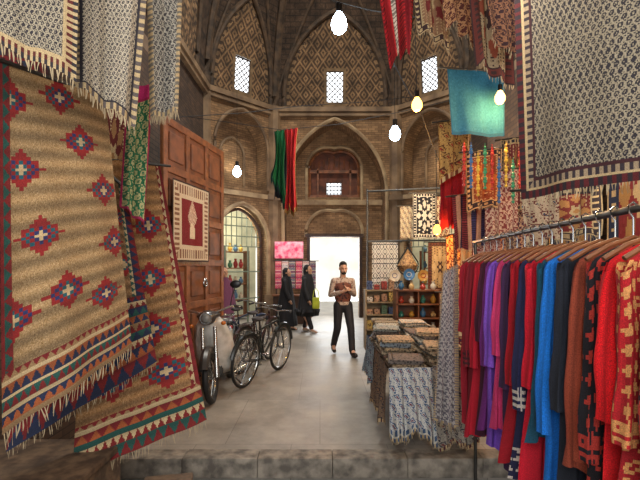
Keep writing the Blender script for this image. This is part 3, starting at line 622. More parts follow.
def moto():
    fr=V((-1.38,5.25,0)); rr=V((-1.30,6.5,0)); d=(fr-rr).normalized(); c=(fr+rr)/2
    e=empty('motorcycle',c,math.atan2(d.y,d.x)+.1,label='silver white step-through motorcycle with leg shield and mirrors',cat='motorcycle',scale=1.06); e.rotation_euler=(.1,0,e.rotation_euler.z)
    R=.29; wheel(e,.58,R,tr=.036,spokes=20); wheel(e,-.58,R,tr=.04,spokes=20)
    W_=M_white; DB=mat('moto_dark',(60,56,54),rough=.35)
    MB().torus((.58,0,R),R+.035,.05,18,8,arc=(.5,2.5),flat=1.1).out('front_fender',DB,e)
    MB().torus((-.58,0,R),R+.04,.06,18,8,arc=(.2,2.6),flat=1.1).out('rear_fender',DB,e)
    w=MB()
    for s in(-1,1): w.cyl((.58,s*.075,R),(.42,s*.075,.86),.022).cyl((.58,s*.075,R),(.52,s*.075,.5),.032)
    w.out('fork',M_steel,e)
    w=MB(); rows=[]
    for i,(z,x,hw,cv) in enumerate(((.97,.4,.12,.05),(.87,.42,.19,.07),(.7,.42,.24,.1),(.5,.4,.26,.12),(.35,.34,.24,.12),(.25,.25,.16,.08))):
        rows.append([w.bm.verts.new((x-cv*(t*t)*1.6,hw*t,z)) for t in np.linspace(-1,1,9)])
    for a,b in zip(rows,rows[1:]):
        for j in range(8): w.bm.faces.new((a[j],a[j+1],b[j+1],b[j]))
    o=w.out('leg_shield',W_,e); m=o.modifiers.new('s','SOLIDIFY'); m.thickness=.02
    w=MB().ball((.44,0,.98),(.1,.11,.09)).ball((.36,0,1.0),(.12,.15,.05)); w.out('handlebar_cowl',DB,e,remesh=.012)
    MB().ball((.52,0,.98),(.04,.06,.06)).out('headlight',mat('headlight_glass',(140,142,140),rough=.1),e)
    MB().torus((.52,0,.98),.065,.011,24,6,axis='x').out('headlight_ring',M_steel,e)
    MB().path([(.22,-.36,1.05),(.3,-.28,1.08),(.37,-.1,1.03),(.37,.1,1.03),(.3,.28,1.08),(.22,.36,1.05)],.013).out('handlebar',M_steel,e)
    for s in(-1,1):
        MB().cyl((.18,s*.38,1.04),(.28,s*.3,1.075),.02).out('grip',M_black,e)
        MB().path([(.3,s*.26,1.08),(.33,s*.3,1.2),(.3,s*.34,1.3)],.006).ball((.29,s*.35,1.34),(.015,.07,.05)).out('mirror',M_blackp,e)
        MB().ball((.47,s*.19,.9),(.04,.03,.025)).out('turn_signal',mat('amber',(206,110,30),rough=.2),e)
    w=MB().cap((.33,0,.55),.08,(.0,0,.42),.07).cap((0,0,.42),.08,(-.3,0,.6),.1).cap((-.3,0,.6),.1,(-.75,0,.66),.06); w.out('body_frame',DB,e,remesh=.016)
    for s in(-1,1): MB().box((-.3,s*.1,.6),(.4,.03,.2),bev=.012).out('side_panel',W_,e)
    w=MB().ball((-.08,0,.79),(.2,.12,.06)).ball((-.42,0,.8),(.28,.13,.065)).ball((-.62,0,.8),(.16,.11,.05)); w.out('seat',mat('seat_vinyl',(28,26,28),rough=.45),e,remesh=.014)
    w=MB().box((.06,0,.27),(.28,.2,.17),bev=.03).cyl((.16,0,.3),(.34,0,.34),.075,n=12)
    for i in range(5): w.cyl((.18+.035*i,0,.3+.008*i),(.19+.035*i,0,.303+.008*i),.095,n=16)
    w.cyl((.05,-.14,.27),(.05,.14,.27),.075,n=16); w.out('engine',M_dsteel,e)
    MB().path([(.25,-.1,.28),(.15,-.16,.2),(-.2,-.17,.2),(-.35,-.18,.23)],.02).cap((-.35,-.18,.24),.045,(-.8,-.19,.3),.05).out('exhaust',M_steel,e)
    for s in(-1,1):
        MB().cyl((-.6,s*.12,.75),(-.58,s*.1,R),.018).cyl((-.59,s*.11,.66),(-.585,s*.105,.42),.03,n=12).out('shock_absorber',M_steel,e); MB().cyl((.02,s*.1,.2),(.02,s*.28,.2),.012).out('foot_peg',M_black,e)
    w=MB()
    for s in(-1,1): w.path([(-.5,s*.1,.85),(-.85,s*.1,.87),(-.92,s*.04,.87)],.009)
    for i in range(4): w.cyl((-.6-.08*i,-.1,.87),(-.6-.08*i,.1,.87),.006)
    w.out('rear_rack',M_steel,e)
    MB().ball((-.86,0,.66),(.035,.07,.045)).out('tail_light',mat('red_lens',(170,20,20),rough=.2),e)
    MB().cyl((-.02,.12,.2),(-.08,.24,.01),.011).out('kickstand',M_dsteel,e)
moto()
# ------------------------------------------------------------ left textiles
RED=(112,26,26);NAVY=(30,38,64);CRM=(180,156,116);GRN=(30,74,66);TAN=(138,108,74);ORG=(146,76,38)
k1=[(.5,.055),(.66,.2),(.86,.37),(.16,.3),(.28,.5),(.45,.69),(.93,.57),(.08,.72),(.78,.75),(.08,.1)]
cloth('kilim_rug','tan woollen kilim with red and blue stepped diamonds and zigzag border','rug',at(0,60,2.0),at(106,98,2.45),at(136,345,2.45),at(4,434,1.9),
 p_kilim(k1,.088,(146,117,80),bot=((.85,.868,RED,TAN,18),(.868,.88,CRM,CRM,1),(.88,.91,ORG,NAVY,16),(.91,.918,CRM,CRM,1),(.918,.948,GRN,RED,18),(.948,.957,CRM,CRM,1),(.957,.985,NAVY,ORG,16),(.985,1.0,TAN,TAN,1)),left=((0,.025,RED,RED,1),(.025,.08,GRN,RED,22))),160,260,.028,1.0,fringe=.07,rod=True,ph=.4,group='kilims hanging at the stall')
cloth('kilim_rug','dark kilim with many coloured stripes hanging beneath a tan one','rug',at(56,120,2.75),at(126,190,2.95),at(156,362,2.85),at(6,452,2.3),
 p_kilim([(.8,.2),(.84,.45),(.7,.33)],.09,(126,94,62),bot=((.62,.65,RED,NAVY,16),(.65,.68,CRM,RED,18),(.68,.72,NAVY,GRN,14),(.72,.76,ORG,NAVY,14),(.76,.8,TAN,RED,16),(.8,.84,GRN,NAVY,12),(.84,.88,CRM,RED,20),(.88,.93,NAVY,ORG,14),(.93,1.0,RED,NAVY,10)),side=((0,.08,RED,NAVY,22),(.08,.12,CRM,GRN,30))),110,190,.025,1.3,fringe=.05,rod=True,ph=1.3,group='kilims hanging at the stall')
cloth('kilim_rug','tan kilim with red stepped diamonds and a striped red border','rug',at(92,158,3.05),at(160,165,3.3),at(206,420,3.1),at(72,478,2.75),
 p_kilim([(.72,.24),(.68,.44),(.66,.62),(.3,.3),(.22,.55),(.28,.76),(.74,.78)],.118,(146,106,66),bot=((.86,.875,RED,TAN,14),(.875,.885,CRM,CRM,1),(.885,.915,RED,ORG,10),(.915,.93,GRN,GRN,1),(.93,.96,CRM,RED,16),(.96,1.0,GRN,RED,12)),side=((0,.04,RED,RED,1),(.04,.08,CRM,RED,30))),130,220,.028,1.2,fringe=.07,rod=True,ph=2.2,group='kilims hanging at the stall')
DK=(46,42,48)
cloth('block_print_cloth','black and cream block printed cloth with tassel fringe','cloth',at(-40,-60,1.62),at(80,-60,1.8),at(76,80,1.8),at(-40,26,1.62),
 p_print((160,148,126),DK,.02,edge=((.02,DK,CRM),(.02,(90,36,34),CRM),(.015,CRM,None))),150,120,.012,2,fringe=.05,rod=True,group='printed cloths hung overhead')
cloth('block_print_cloth','cream cloth with fine dark block print and pale fringe','cloth',at(72,-60,1.95),at(152,-60,2.15),at(136,126,2.15),at(74,84,1.95),
 p_print((182,170,148),(64,58,60),.02,edge=((.03,CRM,(90,80,76)),(.012,DK,None))),130,180,.02,2,fringe=.05,rod=True,ph=1,group='printed cloths hung overhead')
cloth('block_print_cloth','narrow grey cream cloth with small dark print and fringe','cloth',at(146,-60,2.5),at(184,-60,2.6),at(178,112,2.6),at(150,118,2.5),
 p_print((166,160,146),(58,54,58),.03,edge=((.03,(110,102,92),CRM),)),70,150,.02,1.5,fringe=.05,rod=True,ph=2,group='printed cloths hung overhead')
cloth('patterned_rug','dark red and navy patterned rug hanging behind the kilim','rug',at(-70,30,2.2),at(50,52,2.75),at(36,300,2.75),at(-70,300,2.3),p_geo([(60,30,34),(110,30,34),(40,50,70),(150,116,80)]),90,110,.02,1,rod=True)
cloth('green_scarf','green printed scarf hanging beside the kilims','scarf',at(126,104,2.75),at(152,96,2.85),at(146,226,2.8),at(120,205,2.75),p_print((34,98,62),(170,160,110),.05,edge=((.02,(150,30,70),None),)),50,90,.03,2)
cloth('pink_scarf','magenta scarf hanging beside the kilims','scarf',at(118,88,2.9),at(156,84,2.95),at(150,112,2.95),at(118,108,2.9),p_plain((180,36,96)),30,40,.02,2)
cloth('patterned_rug','brown patterned carpet hanging above the stall','rug',at(96,100,3.2),at(134,104,3.3),at(128,215,3.3),at(92,210,3.2),p_rug((96,34,30),(40,36,44),CRM,(150,110,70)),60,80,.02,1)
e=empty('wooden_chest',(-1.85,2.6,-.3),0,label='low weathered wooden chest with plank front and iron strap',cat='chest')
w=MB()
for j in range(8): w.box((-.42+.12*j,-.3,.36),(.112,.05,.72),bev=.008)
w.box((0,.05,.36),(.92,.65,.72)); w.out('chest_body',M_woodo,e,smooth=False)
MB().box((0,0,.76),(.98,.78,.05),bev=.012).out('lid',M_woodo,e,smooth=False)
for z in(.2,.6): MB().box((0,-.335,z),(.9,.012,.05)).out('iron_strap',M_dsteel,e,smooth=False)
e=empty('wooden_stool',(-1.08,3.0,-.3),.2,label='small wooden stool with splayed legs beneath the kilim',cat='stool')
MB().box((0,0,.44),(.34,.3,.04),bev=.01).out('seat',M_woodo,e)
for sx in(-1,1):
    for sy in(-1,1): MB().cyl((sx*.17,sy*.15,0),(sx*.13,sy*.11,.43),.022,.026,8).out('leg',M_woodo,e)
for sy in(-1,1): MB().cyl((-.15,sy*.13,.2),(.15,sy*.13,.2),.014).out('stretcher',M_woodo,e)
# ------------------------------------------------------------ robes
MB().path([at(188,116,7.0)+V((-.1,0,0)),at(240,124,7.0),at(282,130,7.0),at(340,124,7.0),at(400,112,7.0),at(470,96,7.0)],.006,5).out('wire',M_cord,label='thin black cable strung across the hall',cat='cable')
cloth('green_robe','bright green robe hanging from an overhead cable','robe',at(274,131,7.0),at(288,130,7.0),at(287,212,7.0),at(270,176,7.0),p_plain((26,112,62),edge=(20,60,50),ew=.08),60,80,.1,3,group='robes on the cable',hem=.07,gather=.4)
cloth('red_robe','red robe with gold trim hanging from an overhead cable','robe',at(284,130,6.9),at(298,128,6.9),at(297,212,6.9),at(284,214,6.9),p_plain((176,28,30),edge=(150,110,50),ew=.05),60,80,.08,3,ph=1,group='robes on the cable',hem=.06,gather=.35)
cloth('black_robe','black robe hanging between green and red robes','robe',at(278,131,7.15),at(291,130,7.15),at(290,205,7.15),at(274,198,7.15),p_plain((26,24,30)),30,40,.04,2,ph=2,group='robes on the cable',hem=.04)
# ------------------------------------------------------------ right textiles overhead
cloth('block_print_cloth','large black and cream block printed tablecloth with dark red border','cloth',at(512,-70,2.15),V((1.32,1.35,3.2)),V((1.3,1.35,2.02)),at(520,199,2.12),
 p_print((150,138,116),(44,40,46),.03,edge=((.035,(84,22,26),(40,28,34)),(.012,CRM,None),(.03,(50,40,46),(150,130,104)),(.012,(60,26,30),None))),250,250,.014,1.5,fringe=.045,rod=True,group='printed cloths hung overhead')
cloth('teal_cloth','plain teal cloth pegged on a line','cloth',at(447,68,4.4),at(505,72,4.4),at(504,137,4.4),at(452,134,4.4),p_plain((36,104,138),edge=(30,86,118),ew=.05),40,40,.015,1.5,rod=True)
cloth('red_shawl','red and white shawl draped from the ceiling','shawl',at(372,-50,4.0),at(416,-50,4.0),at(412,50,4.0),at(390,62,4.0),p_stripes([(176,26,34),(180,30,38),(196,180,164),(150,22,32),(176,26,32),(130,18,28)],7),50,70,.07,2,hem=.04)
specs=[(408,450,-50,52,p_rug((140,104,76),(60,40,40),CRM,(110,36,34)),'brown figured cloth hung overhead'),(438,474,-50,46,p_print((170,124,86),(84,40,34),.05),'apricot block printed cloth hung overhead'),(466,512,-50,88,p_rug((160,140,112),(100,46,40),(60,40,40),(140,70,50)),'cream and rust figured cloth hung overhead'),(478,520,-50,60,p_print((140,96,70),(56,32,36),.04),'brown block printed cloth hung overhead')]
for i,(a,b,t,bt,pt_,lb) in enumerate(specs):
    d=3.9-.25*i; cloth('printed_cloth',lb,'cloth',at(a,t,d),at(b,t,d+.1),at(b+2,bt,d+.1),at(a+10,bt-26,d),pt_,60,80,.04,2,fringe=.04,ph=i,group='small cloths hung overhead',rod=True,hem=.03)
cloth('gold_cloth','gold and cream block printed cloth hanging at the stall','cloth',at(438,122,5.0),at(472,118,5.1),at(470,166,5.1),at(440,184,5.0),p_paisley((186,146,84),(96,54,30),(150,50,36),.12,edge=((.05,(214,190,140),(120,60,36)),)),60,60,.04,2,rod=True)
cloth('red_cloth','plain deep red cloth hanging below a gold one','cloth',at(440,160,5.2),at(466,160,5.2),at(464,230,5.2),at(441,226,5.2),p_plain((150,16,30)),40,50,.05,2,hem=.03)
sp=[(466,502,152,205,p_rug((150,70,40),(60,40,40),(210,160,110),(180,100,50))),(486,520,172,232,p_print((200,170,150),(130,60,60),.05)),(452,486,196,246,p_stripes([(130,44,50),(190,140,110),(60,50,90)],9)),(470,500,206,258,p_print((206,170,156),(140,60,60),.05)),(500,530,140,210,p_rug((110,40,44),(40,40,50),CRM,(150,110,60))),(446,462,236,290,p_print((190,160,120),(90,50,40),.05)),(496,540,196,250,p_print((190,160,130),(80,50,70),.05)),(520,560,190,240,p_paisley((196,170,140),(110,50,44),(60,70,90),.08)),(548,600,188,236,p_rug((120,44,40),(50,40,44),CRM,(170,120,70)))]
for i,(a,b,t,bt,pt_) in enumerate(sp):
    d=4.6+.12*i
    if a>=520: d=3.0+.2*(i-7)
    cloth('printed_cloth','small patterned textile hanging in the crowded stall','cloth',at(a,t,d),at(b,t-4,d+.1),at(b-2,bt,d+.1),at(a+2,bt+4,d),pt_,40,50,.04,2,fringe=.03,ph=i*1.3,group='textiles in the stall',rod=True,hem=.02)
for i in range(4):
    y=3.2+1.05*i; cloth('patterned_rug','patterned carpet hanging on the stall wall','rug',V((2.8,y+.95,3.4)),V((2.8,y,3.4)),V((2.78,y,1.3)),V((2.78,y+.95,1.3)),p_rug([(120,30,34),(60,50,80),(150,110,80),(100,40,30)][i],NAVY,CRM,(160,120,70),.06),50,70,.01,1,group='carpets on the stall wall')
for i in range(9):
    a=at(464+7*i,150+random.randint(-6,14),4.35); w=MB()
    for j in range(14): w.ball(a-V((0,0,.032*j)),.012+.005*(j%3),n=6)
    w.cyl(a+V((0,0,.04)),a-V((0,0,.43)),.003,n=4)
    w.out('bead_garland',mat('bead_%d'%(i%4),[(200,60,50),(60,110,170),(220,180,70),(60,150,110)][i%4],rough=.4),label='string of coloured beads hanging in the stall',cat='bead garland',group='bead garlands',kind='stuff')
for a,b,c in((at(330,0,6.4),at(420,18,5.2),at(512,22,4.0)),(at(392,60,6.2),at(420,110,5.6),at(442,168,5.1)),(at(180,118,6.0)+V((-.2,0,0)),at(300,106,8),at(420,96,9.5))):
    MB().path([a,(a+b)/2-V((0,0,.03)),b,(b+c)/2-V((0,0,.03)),c],.007,5).out('wire',M_cord,label='thin cable sagging across the hall',cat='cable')
# ------------------------------------------------------------ garment rack
bx=lambda d: .965+.103*d
BZ=1.9
e=empty('garment_rack',(0,0,0),label='metal clothes rail on upright posts carrying dresses',cat='rack')
MB().cyl((bx(1.0),1.0,BZ),(bx(3.75),3.75,BZ),.014).out('rail',M_dsteel,e)
MB().cyl((bx(3.7),3.7,-.3),(bx(3.7),3.7,BZ),.014).out('post',M_dsteel,e); MB().cyl((bx(1.0),1.0,-.3),(bx(1.0),1.0,BZ),.014).out('post',M_dsteel,e)
for d in(1.0,3.7): MB().cyl((bx(d)-.25,d,-.285),(bx(d)+.25,d,-.285),.014).out('foot',M_dsteel,e)
def garment(d,col,length,emb=None,yaw=0,label='',full=False):
    px=bx(d); e=empty('dress' if length>1.15 else 'tunic',(px,d,BZ),yaw,label=label,cat='dress' if length>1.15 else 'tunic',group='garments on the rail')
    n=96; col=np.array(col,dtype=float); wv=random.uniform(-.014,.012); fl=random.uniform(-.02,.03)
    lv=[(-.13,.05,.018),(-.15,.09,.022),(-.18,.15+wv,.026),(-.23,.17+wv,.028),(-.45,.145+wv,.026),(-.7,.165+wv,.03),(-length,.2+fl,.042)]
    zz=np.array([l[0] for l in lv]); N_=90; zt=np.linspace(zz[0],zz[-1],N_); rx=np.interp(-zt,-zz,[l[1] for l in lv]); ry=np.interp(-zt,-zz,[l[2] for l in lv])
    a=np.linspace(0,2*pi,n,endpoint=False)[None,:]; dp=np.clip((-zt-.2)/(length-.2),0,1)[:,None]; f=random.random()*6
    ca=np.cos(a); sa=np.sin(a); X0=rx[:,None]*np.sign(ca)*np.abs(ca)**.85; fq=random.uniform(55,90)
    rip=1+(.2+.7*dp)*np.sin(X0*fq+f+3*dp)+.2*dp*np.sin(X0*fq*1.9+f*2)
    P=np.zeros((N_,n,3)); P[...,0]=X0*(1+.07*dp*np.sin(zt[:,None]*6+f)); P[...,1]=ry[:,None]*sa*rip+.012*dp*np.sin(X0*40+f); P[...,2]=zt[:,None]+.03*dp*dp*np.sin(X0*18+f)
    C=np.ones((N_-1,n,3))*col; C*=(1+.05*np.sin(X0[:-1]*fq+f))[...,None]
    ZZ=np.repeat(((zt[:-1]+zt[1:])/2)[:,None],n,1); XX=P[:-1,:,0]
    if emb:
        m=(np.abs(XX)<.06)&(ZZ>-.6)&(tri(ZZ*22+XX*9)+tri(XX*24-ZZ*6)>1.0); C[m]=emb
        m=(ZZ<-length+.16)&(tri(ZZ*20)+tri(XX*22)>1.0); C[m]=emb
        if full: fx=tri(XX*12+.3*np.sin(ZZ*20)); fz=tri(ZZ*9); q=((fx-.5)**2+(fz-.5)**2); m=(q<.12)&(q>.03); C[m]=emb
    o=gridmesh('bodice',P,np.clip(C,3,250),M_cloth,closed=True); o.parent=e
    sl=random.uniform(.52,.78)
    for s in(-1,1):
        m_=28; N2=44; t=np.linspace(0,1,N2)[:,None]; aa=np.linspace(0,2*pi,m_,endpoint=False)[None,:]
        r=.034+.012*t+.004*np.sin(t*14+f)
        Q=np.zeros((N2,m_,3)); Q[...,0]=s*(.152+wv+.022*np.sqrt(t)+.006*np.sin(t*5+f))+r*.6*np.cos(aa)*(1+.2*np.sin(aa*4+t*4)); Q[...,1]=-.018*t+r*.85*np.sin(aa)*(1+.25*np.sin(aa*3+f)); Q[...,2]=-.19-sl*t-(1-t)*.035*np.clip(s*np.cos(aa),0,1)
        Cs=np.ones((N2-1,m_,3))*col*(1.06+.12*np.sin(aa*4+t[:-1]*4))[...,None]
        if emb:
            tt=np.repeat(t[:-1],m_,1); A2=np.repeat(aa,N2-1,0)
            m=(tt>.82)&(tri(tt*22)+tri(A2*2)>.95); Cs[m]=emb
            if full: m=(tri(tt*9)+tri(A2*.8)>1.2); Cs[m]=emb
        so=gridmesh('sleeve',Q,np.clip(Cs,3,250),M_cloth,closed=True); so.parent=e
    h=empty('clothes_hanger',(px,d,BZ),yaw,label='hanger with steel hook hanging on the rail',cat='hanger',group='hangers on the rail')
    MB().path([(0,0,-.1),(0,0,-.03),(-.015,0,-.01),(-.018,0,.012),(0,0,.026),(.018,0,.012)],.0035,6).out('hook',M_steel,h)
    MB().path([(-.17,0,-.18),(-.09,0,-.132),(0,0,-.1),(.09,0,-.132),(.17,0,-.18)],.009,6).out('hanger_arm',M_wood,h)
G=[(1.19,(184,62,50),1.3,(66,28,36),'coral red dress covered with dark embroidery',True),
(1.31,(168,26,34),1.1,(216,150,90),'red tunic with floral embroidery',True),
(1.42,(206,20,28),1.35,None,'bright red dress'),(1.53,(26,24,30),1.45,(176,54,44),'black dress with red floral embroidery',True),
(1.64,(140,62,42),1.0,None,'rust brown tunic'),(1.75,(30,34,44),1.4,None,'black long dress'),(1.86,(20,104,190),1.3,None,'vivid blue dress'),
(1.97,(26,78,100),1.0,None,'dark teal tunic'),(2.08,(196,22,44),1.32,None,'crimson dress'),(2.19,(34,36,70),1.3,(196,186,176),'navy dress with pale embroidered cuffs'),
(2.31,(160,16,32),1.25,None,'dark red dress'),(2.43,(60,36,70),1.35,None,'dark plum dress'),(2.56,(196,54,104),1.2,None,'pink rose dress'),
(2.69,(118,74,180),1.35,None,'violet dress'),(2.82,(110,40,116),1.3,None,'plum dress'),(2.96,(70,26,48),1.4,None,'dark maroon dress'),(3.1,(176,24,44),1.45,None,'crimson long dress'),
(3.25,(120,26,38),1.45,(70,30,36),'dark red dress with stitched hem'),(3.42,(156,26,44),1.45,None,'deep red long dress')]
for i,g in enumerate(G):
    d,c,l,em,lb=g[:5]; garment(d,c,l,em,random.uniform(-.04,.04),label=lb+' hanging on the rail',full=len(g)>5)
cloth('printed_scarf','long pale grey printed scarf with fringe at the rail end','scarf',at(443,272,3.66),at(458,264,3.7),at(457,428,3.66),at(434,420,3.62),p_print((176,170,166),(104,98,106),.03,edge=((.02,(130,120,120),CRM),)),50,130,.03,2.5,fringe=.06)
# ------------------------------------------------------------ draped table
e=empty('display_table',(1.04,4.95,0),label='long wooden trestle table holding stacked cloths',cat='table')
MB().box((0,0,.69),(.74,1.86,.04),bev=.006).out('table_top',M_woodo,e)
for sx in(-.32,.32):
    for sy in(-.86,.86): MB().box((sx,sy,.335),(.06,.06,.67)).out('leg',M_woodo,e)
cloth('draped_cloth','white and blue paisley block printed cloth draped over the table end','tablecloth',V((.64,3.98,.74)),V((1.1,3.97,.75)),V((1.14,3.9,.08)),V((.64,3.9,.14)),p_paisley((196,194,188),(44,80,124),(120,60,70),.08,edge=((.03,(60,80,110),CRM),(.015,(190,184,170),None),(.04,(60,84,116),(180,176,170)))),140,150,.04,3.5,fringe=.03,hem=.05)
cloth('draped_cloth','grey cloth with dark paisley print draped over the table end','tablecloth',V((1.04,3.94,.77)),V((1.44,3.97,.77)),V((1.44,3.88,.07)),V((1.08,3.86,.05)),p_paisley((150,142,130),(56,50,60),(120,60,60),.08,edge=((.03,(80,36,40),CRM),)),90,130,.03,2.4,fringe=.03,ph=1,hem=.03)
cloth('draped_cloth','brown figured cloth draped down the table side','tablecloth',V((.64,5.0,.74)),V((.63,4.0,.74)),V((.59,4.02,.2)),V((.6,5.0,.16)),p_paisley((116,94,76),(50,44,52),(140,100,70),.1,edge=((.03,(60,30,34),CRM),)),80,70,.03,3,fringe=.03,hem=.03)
cloth('draped_cloth','pale blue printed cloth draped down the table side','tablecloth',V((.64,5.86,.74)),V((.64,5.02,.74)),V((.6,5.02,.3)),V((.6,5.86,.3)),p_paisley((130,142,150),(54,66,90),(110,60,60),.09),70,60,.03,3,fringe=.03,hem=.03)
cols=[(150,132,108),(176,168,152),(120,128,134),(160,140,112),(124,92,78),(186,178,160),(136,140,134),(108,98,92)]
def folded(x,y,z,sx,sy,h,c,rz=0,lab='folded printed cloth in a stack on the display table',grp='folded cloths on the table'):
    m=mat('folded_%d_%d_%d'%c,c,c2=tuple(int(v*.5) for v in c),voro=38,rough=.95); w=MB(); n=3
    for i in range(n): w.box((random.uniform(-.014,.014),random.uniform(-.014,.014),h*(i+.5)/n),(sx*random.uniform(.9,1),sy*random.uniform(.93,1),h/n*.96),rot=(0,0,random.uniform(-.05,.05)),bev=h/n*.42)
    w.cyl((-sx/2+.004,-sy/2+.01,h/2),(-sx/2+.004,sy/2-.01,h/2),h*.46,n=10)
    o=w.out('folded_cloth',m,label=lab,cat='cloth',group=grp); o.location=(x,y,z); o.rotation_euler=(0,0,rz)
for (x,y,n) in((.85,4.22,2),(1.22,4.22,5),(.85,4.65,5),(1.22,4.68,7),(.86,5.08,3),(1.22,5.14,6),(.86,5.5,5),(1.22,5.6,7)):
    z=.715
    for i in range(n):
        h=random.uniform(.025,.05); folded(x+random.uniform(-.02,.02),y+random.uniform(-.01,.01),z,.32,.36,h,random.choice(cols),random.uniform(-.18,.18)); z+=h+.001
# ------------------------------------------------------------ far right stall
e=empty('display_table',(1.95,7.8,0),label='low wooden table under the display cabinet',cat='table')
MB().box((0,0,.45),(1.5,.9,.05),bev=.008).out('table_top',M_woodd,e)
for sx in(-.7,.7):
    for sy in(-.4,.4): MB().box((sx,sy,.21),(.07,.07,.43)).out('leg',M_woodd,e)
cloth('draped_cloth','red and cream cloth hanging over the low table front','tablecloth',V((1.2,7.32,.49)),V((2.7,7.32,.49)),V((2.7,7.29,.08)),V((1.2,7.29,.08)),p_geo([(120,30,34),(180,150,110),(40,50,80),(170,110,50)]),90,40,.02,5)
e=empty('display_cabinet',(1.75,7.75,.48),label='brown wooden display cabinet with open compartments',cat='cabinet')
w=MB().box((0,.17,.39),(.78,.02,.78)).box((-.38,0,.39),(.03,.36,.78)).box((.38,0,.39),(.03,.36,.78)).box((0,0,.39),(.02,.34,.76))
for z in(.015,.27,.52,.765): w.box((0,0,z),(.78,.36,.025))
w.out('cabinet_frame',M_wood,e,smooth=False)
vc=[(60,110,150),(196,170,120),(170,60,44),(210,205,190),(50,120,110),(180,140,60)]
for i in range(4):
    for j in range(4):
        x=1.75-.28+.185*j+(.01 if j>1 else -.01); z=.48+(.028,.284,.534,.779)[i]; c=vc[(i*4+j)%6]; hh=random.uniform(.1,.17)
        MB().lathe((x,7.68,z),[(.03,0),(.052,hh*.3),(.048,hh*.55),(.02,hh*.8),(.03,hh)],14).out('vase',mat('glaze_%d'%c[0],c,rough=.25),label='small glazed vase standing on the display cabinet',cat='vase',group='vases in the cabinet')
def plate(p,r,c,acc,grp,lab):
    e=empty('decorative_plate',p,label=lab,cat='plate',group=grp)
    RX=Matrix.Rotation(pi/2,4,'X')
    MB().lathe((0,0,0),[(.01,0),(r*.55,0),(r*.7,.012),(r,.028),(r*.98,.034),(r*.68,.02),(.01,.01)],28,RX).out('plate_body',mat('plate_%d'%c[0],c,rough=.2),e)
    MB().torus((0,-.022,0),r*.82,r*.035,28,6).out('painted_ring',mat('plate_ring_%d'%acc[0],acc,rough=.25),e)
    MB().torus((0,-.016,0),r*.4,r*.05,24,6).out('painted_ring',mat('plate_ring_%d'%acc[0],acc,rough=.25),e)
for i in range(5):
    plate(V((1.42+.27*i,8.12,1.5+.02*(i%2))),.11,[(206,196,176),(70,120,170),(196,150,80)][i%3],[(40,70,130),(210,200,180),(140,40,36)][i%3],'plates on the stand','round painted plate hung on the display stand')
for i in range(3):
    plate(V((2.24+.2*i,7.5+.1*i,.6)),.11,[(70,120,170),(206,196,176),(196,150,80)][i],[(210,200,180),(40,70,130),(140,40,36)][i],'plates on the low table','round painted plate standing on the low table')
e=empty('shelf_unit',(1.22,8.7,0),label='wooden shelf unit stocked with small boxes',cat='shelf')
w=MB().box((-.3,0,.6),(.03,.35,1.2)).box((.3,0,.6),(.03,.35,1.2)).box((0,.17,.6),(.6,.02,1.2))
for z in(.1,.4,.7,.95,1.19): w.box((0,0,z),(.6,.35,.025))
w.out('shelf_frame',M_plaster,e,smooth=False)
for i in range(5):
    for j in range(4):
        c=random.choice([(150,60,50),(70,84,120),(190,160,90),(206,196,180),(90,116,90),(170,130,100)]); h=random.uniform(.08,.2)
        MB().box((1.0+.145*j,8.62,(.113,.413,.713,.963,1.205)[i]+h/2+.002),(.11,.12,h),bev=.008).box((1.0+.145*j,8.62,(.113,.413,.713,.963,1.205)[i]+h+.008),(.09,.1,.012)).out('gift_box',mat('box_%d_%d'%(c[0],c[1]),c,c2=tuple(int(v*.5) for v in c),voro=24),label='small printed lidded box on the shelf unit',cat='box',group='boxes on the shelf',smooth=False)
# bench of folded goods in front of the shelf
e=empty('low_bench',(1.14,7.2,0),label='low wooden bench stacked with folded textiles',cat='bench')
MB().box((0,0,.4),(.5,.9,.04),bev=.006).out('bench_top',M_woodo,e)
for sx in(-.2,.2):
    for sy in(-.4,.4): MB().box((sx,sy,.19),(.05,.05,.38)).out('leg',M_woodo,e)
for y in(6.9,7.2,7.5):
    z=.425
    for i in range(random.randint(6,9)):
        h=random.uniform(.03,.06); folded(1.14+random.uniform(-.03,.03),y,z,.38,.26,h,random.choice(cols),random.uniform(-.08,.08),'folded printed cloth in a stack on the low bench','folded cloths on the bench'); z+=h+.001
hang=[(372,398,242,290,8.8,p_geo([(214,208,196),(34,34,40),(60,60,70),(190,186,176)]),'black and white geometric textile hung on the stand','cloth'),
(428,452,242,292,8.05,p_rug((190,154,104),(110,60,38),(70,40,34),(206,170,118),.05),'ochre patterned rug hung on the stand','rug'),
(413,436,193,238,8.3,p_rug((30,28,32),(40,34,36),(210,200,180),(206,194,174),.08),'black rug with cream floral medallion','rug'),
(400,414,206,238,8.5,p_paisley((200,184,150),(110,60,40),(60,80,100),.1),'cream printed textile hung on the stand','cloth'),
(436,450,196,238,8.2,p_print((206,186,150),(120,60,44),.08),'cream textile with rust print hung on the stand','cloth'),
(440,462,292,336,7.0,p_paisley((206,190,160),(90,60,60),(60,80,110),.1),'cream paisley textile hanging low at the stall','cloth'),
(452,476,236,300,7.2,p_rug((190,160,120),(90,50,44),(120,50,44),(200,150,100),.05),'cream and rust patterned rug hung at the stall','rug')]
for i,(a,b,t,bt,d,pt_,lb,ct) in enumerate(hang):
    cloth('hanging_textile',lb,ct,at(a,t,d),at(b,t,d),at(b,bt,d),at(a,bt,d),pt_,60,70,.015,1.5,fringe=.03,rod=True,group='hangings at the far stall')
e=empty('fan_hanging',at(408,260,8.3),label='tan and black fan shaped woven hanging',cat='wall hanging')
w=MB(); pts=[(.2*math.sin(a),0,-.1-.2*math.cos(a)) for a in np.linspace(-1.9,1.9,18)]; w.path([(0,0,.25)]+pts+[(0,0,.25)],.014,6); w.out('rim',M_black,e)
w=MB()
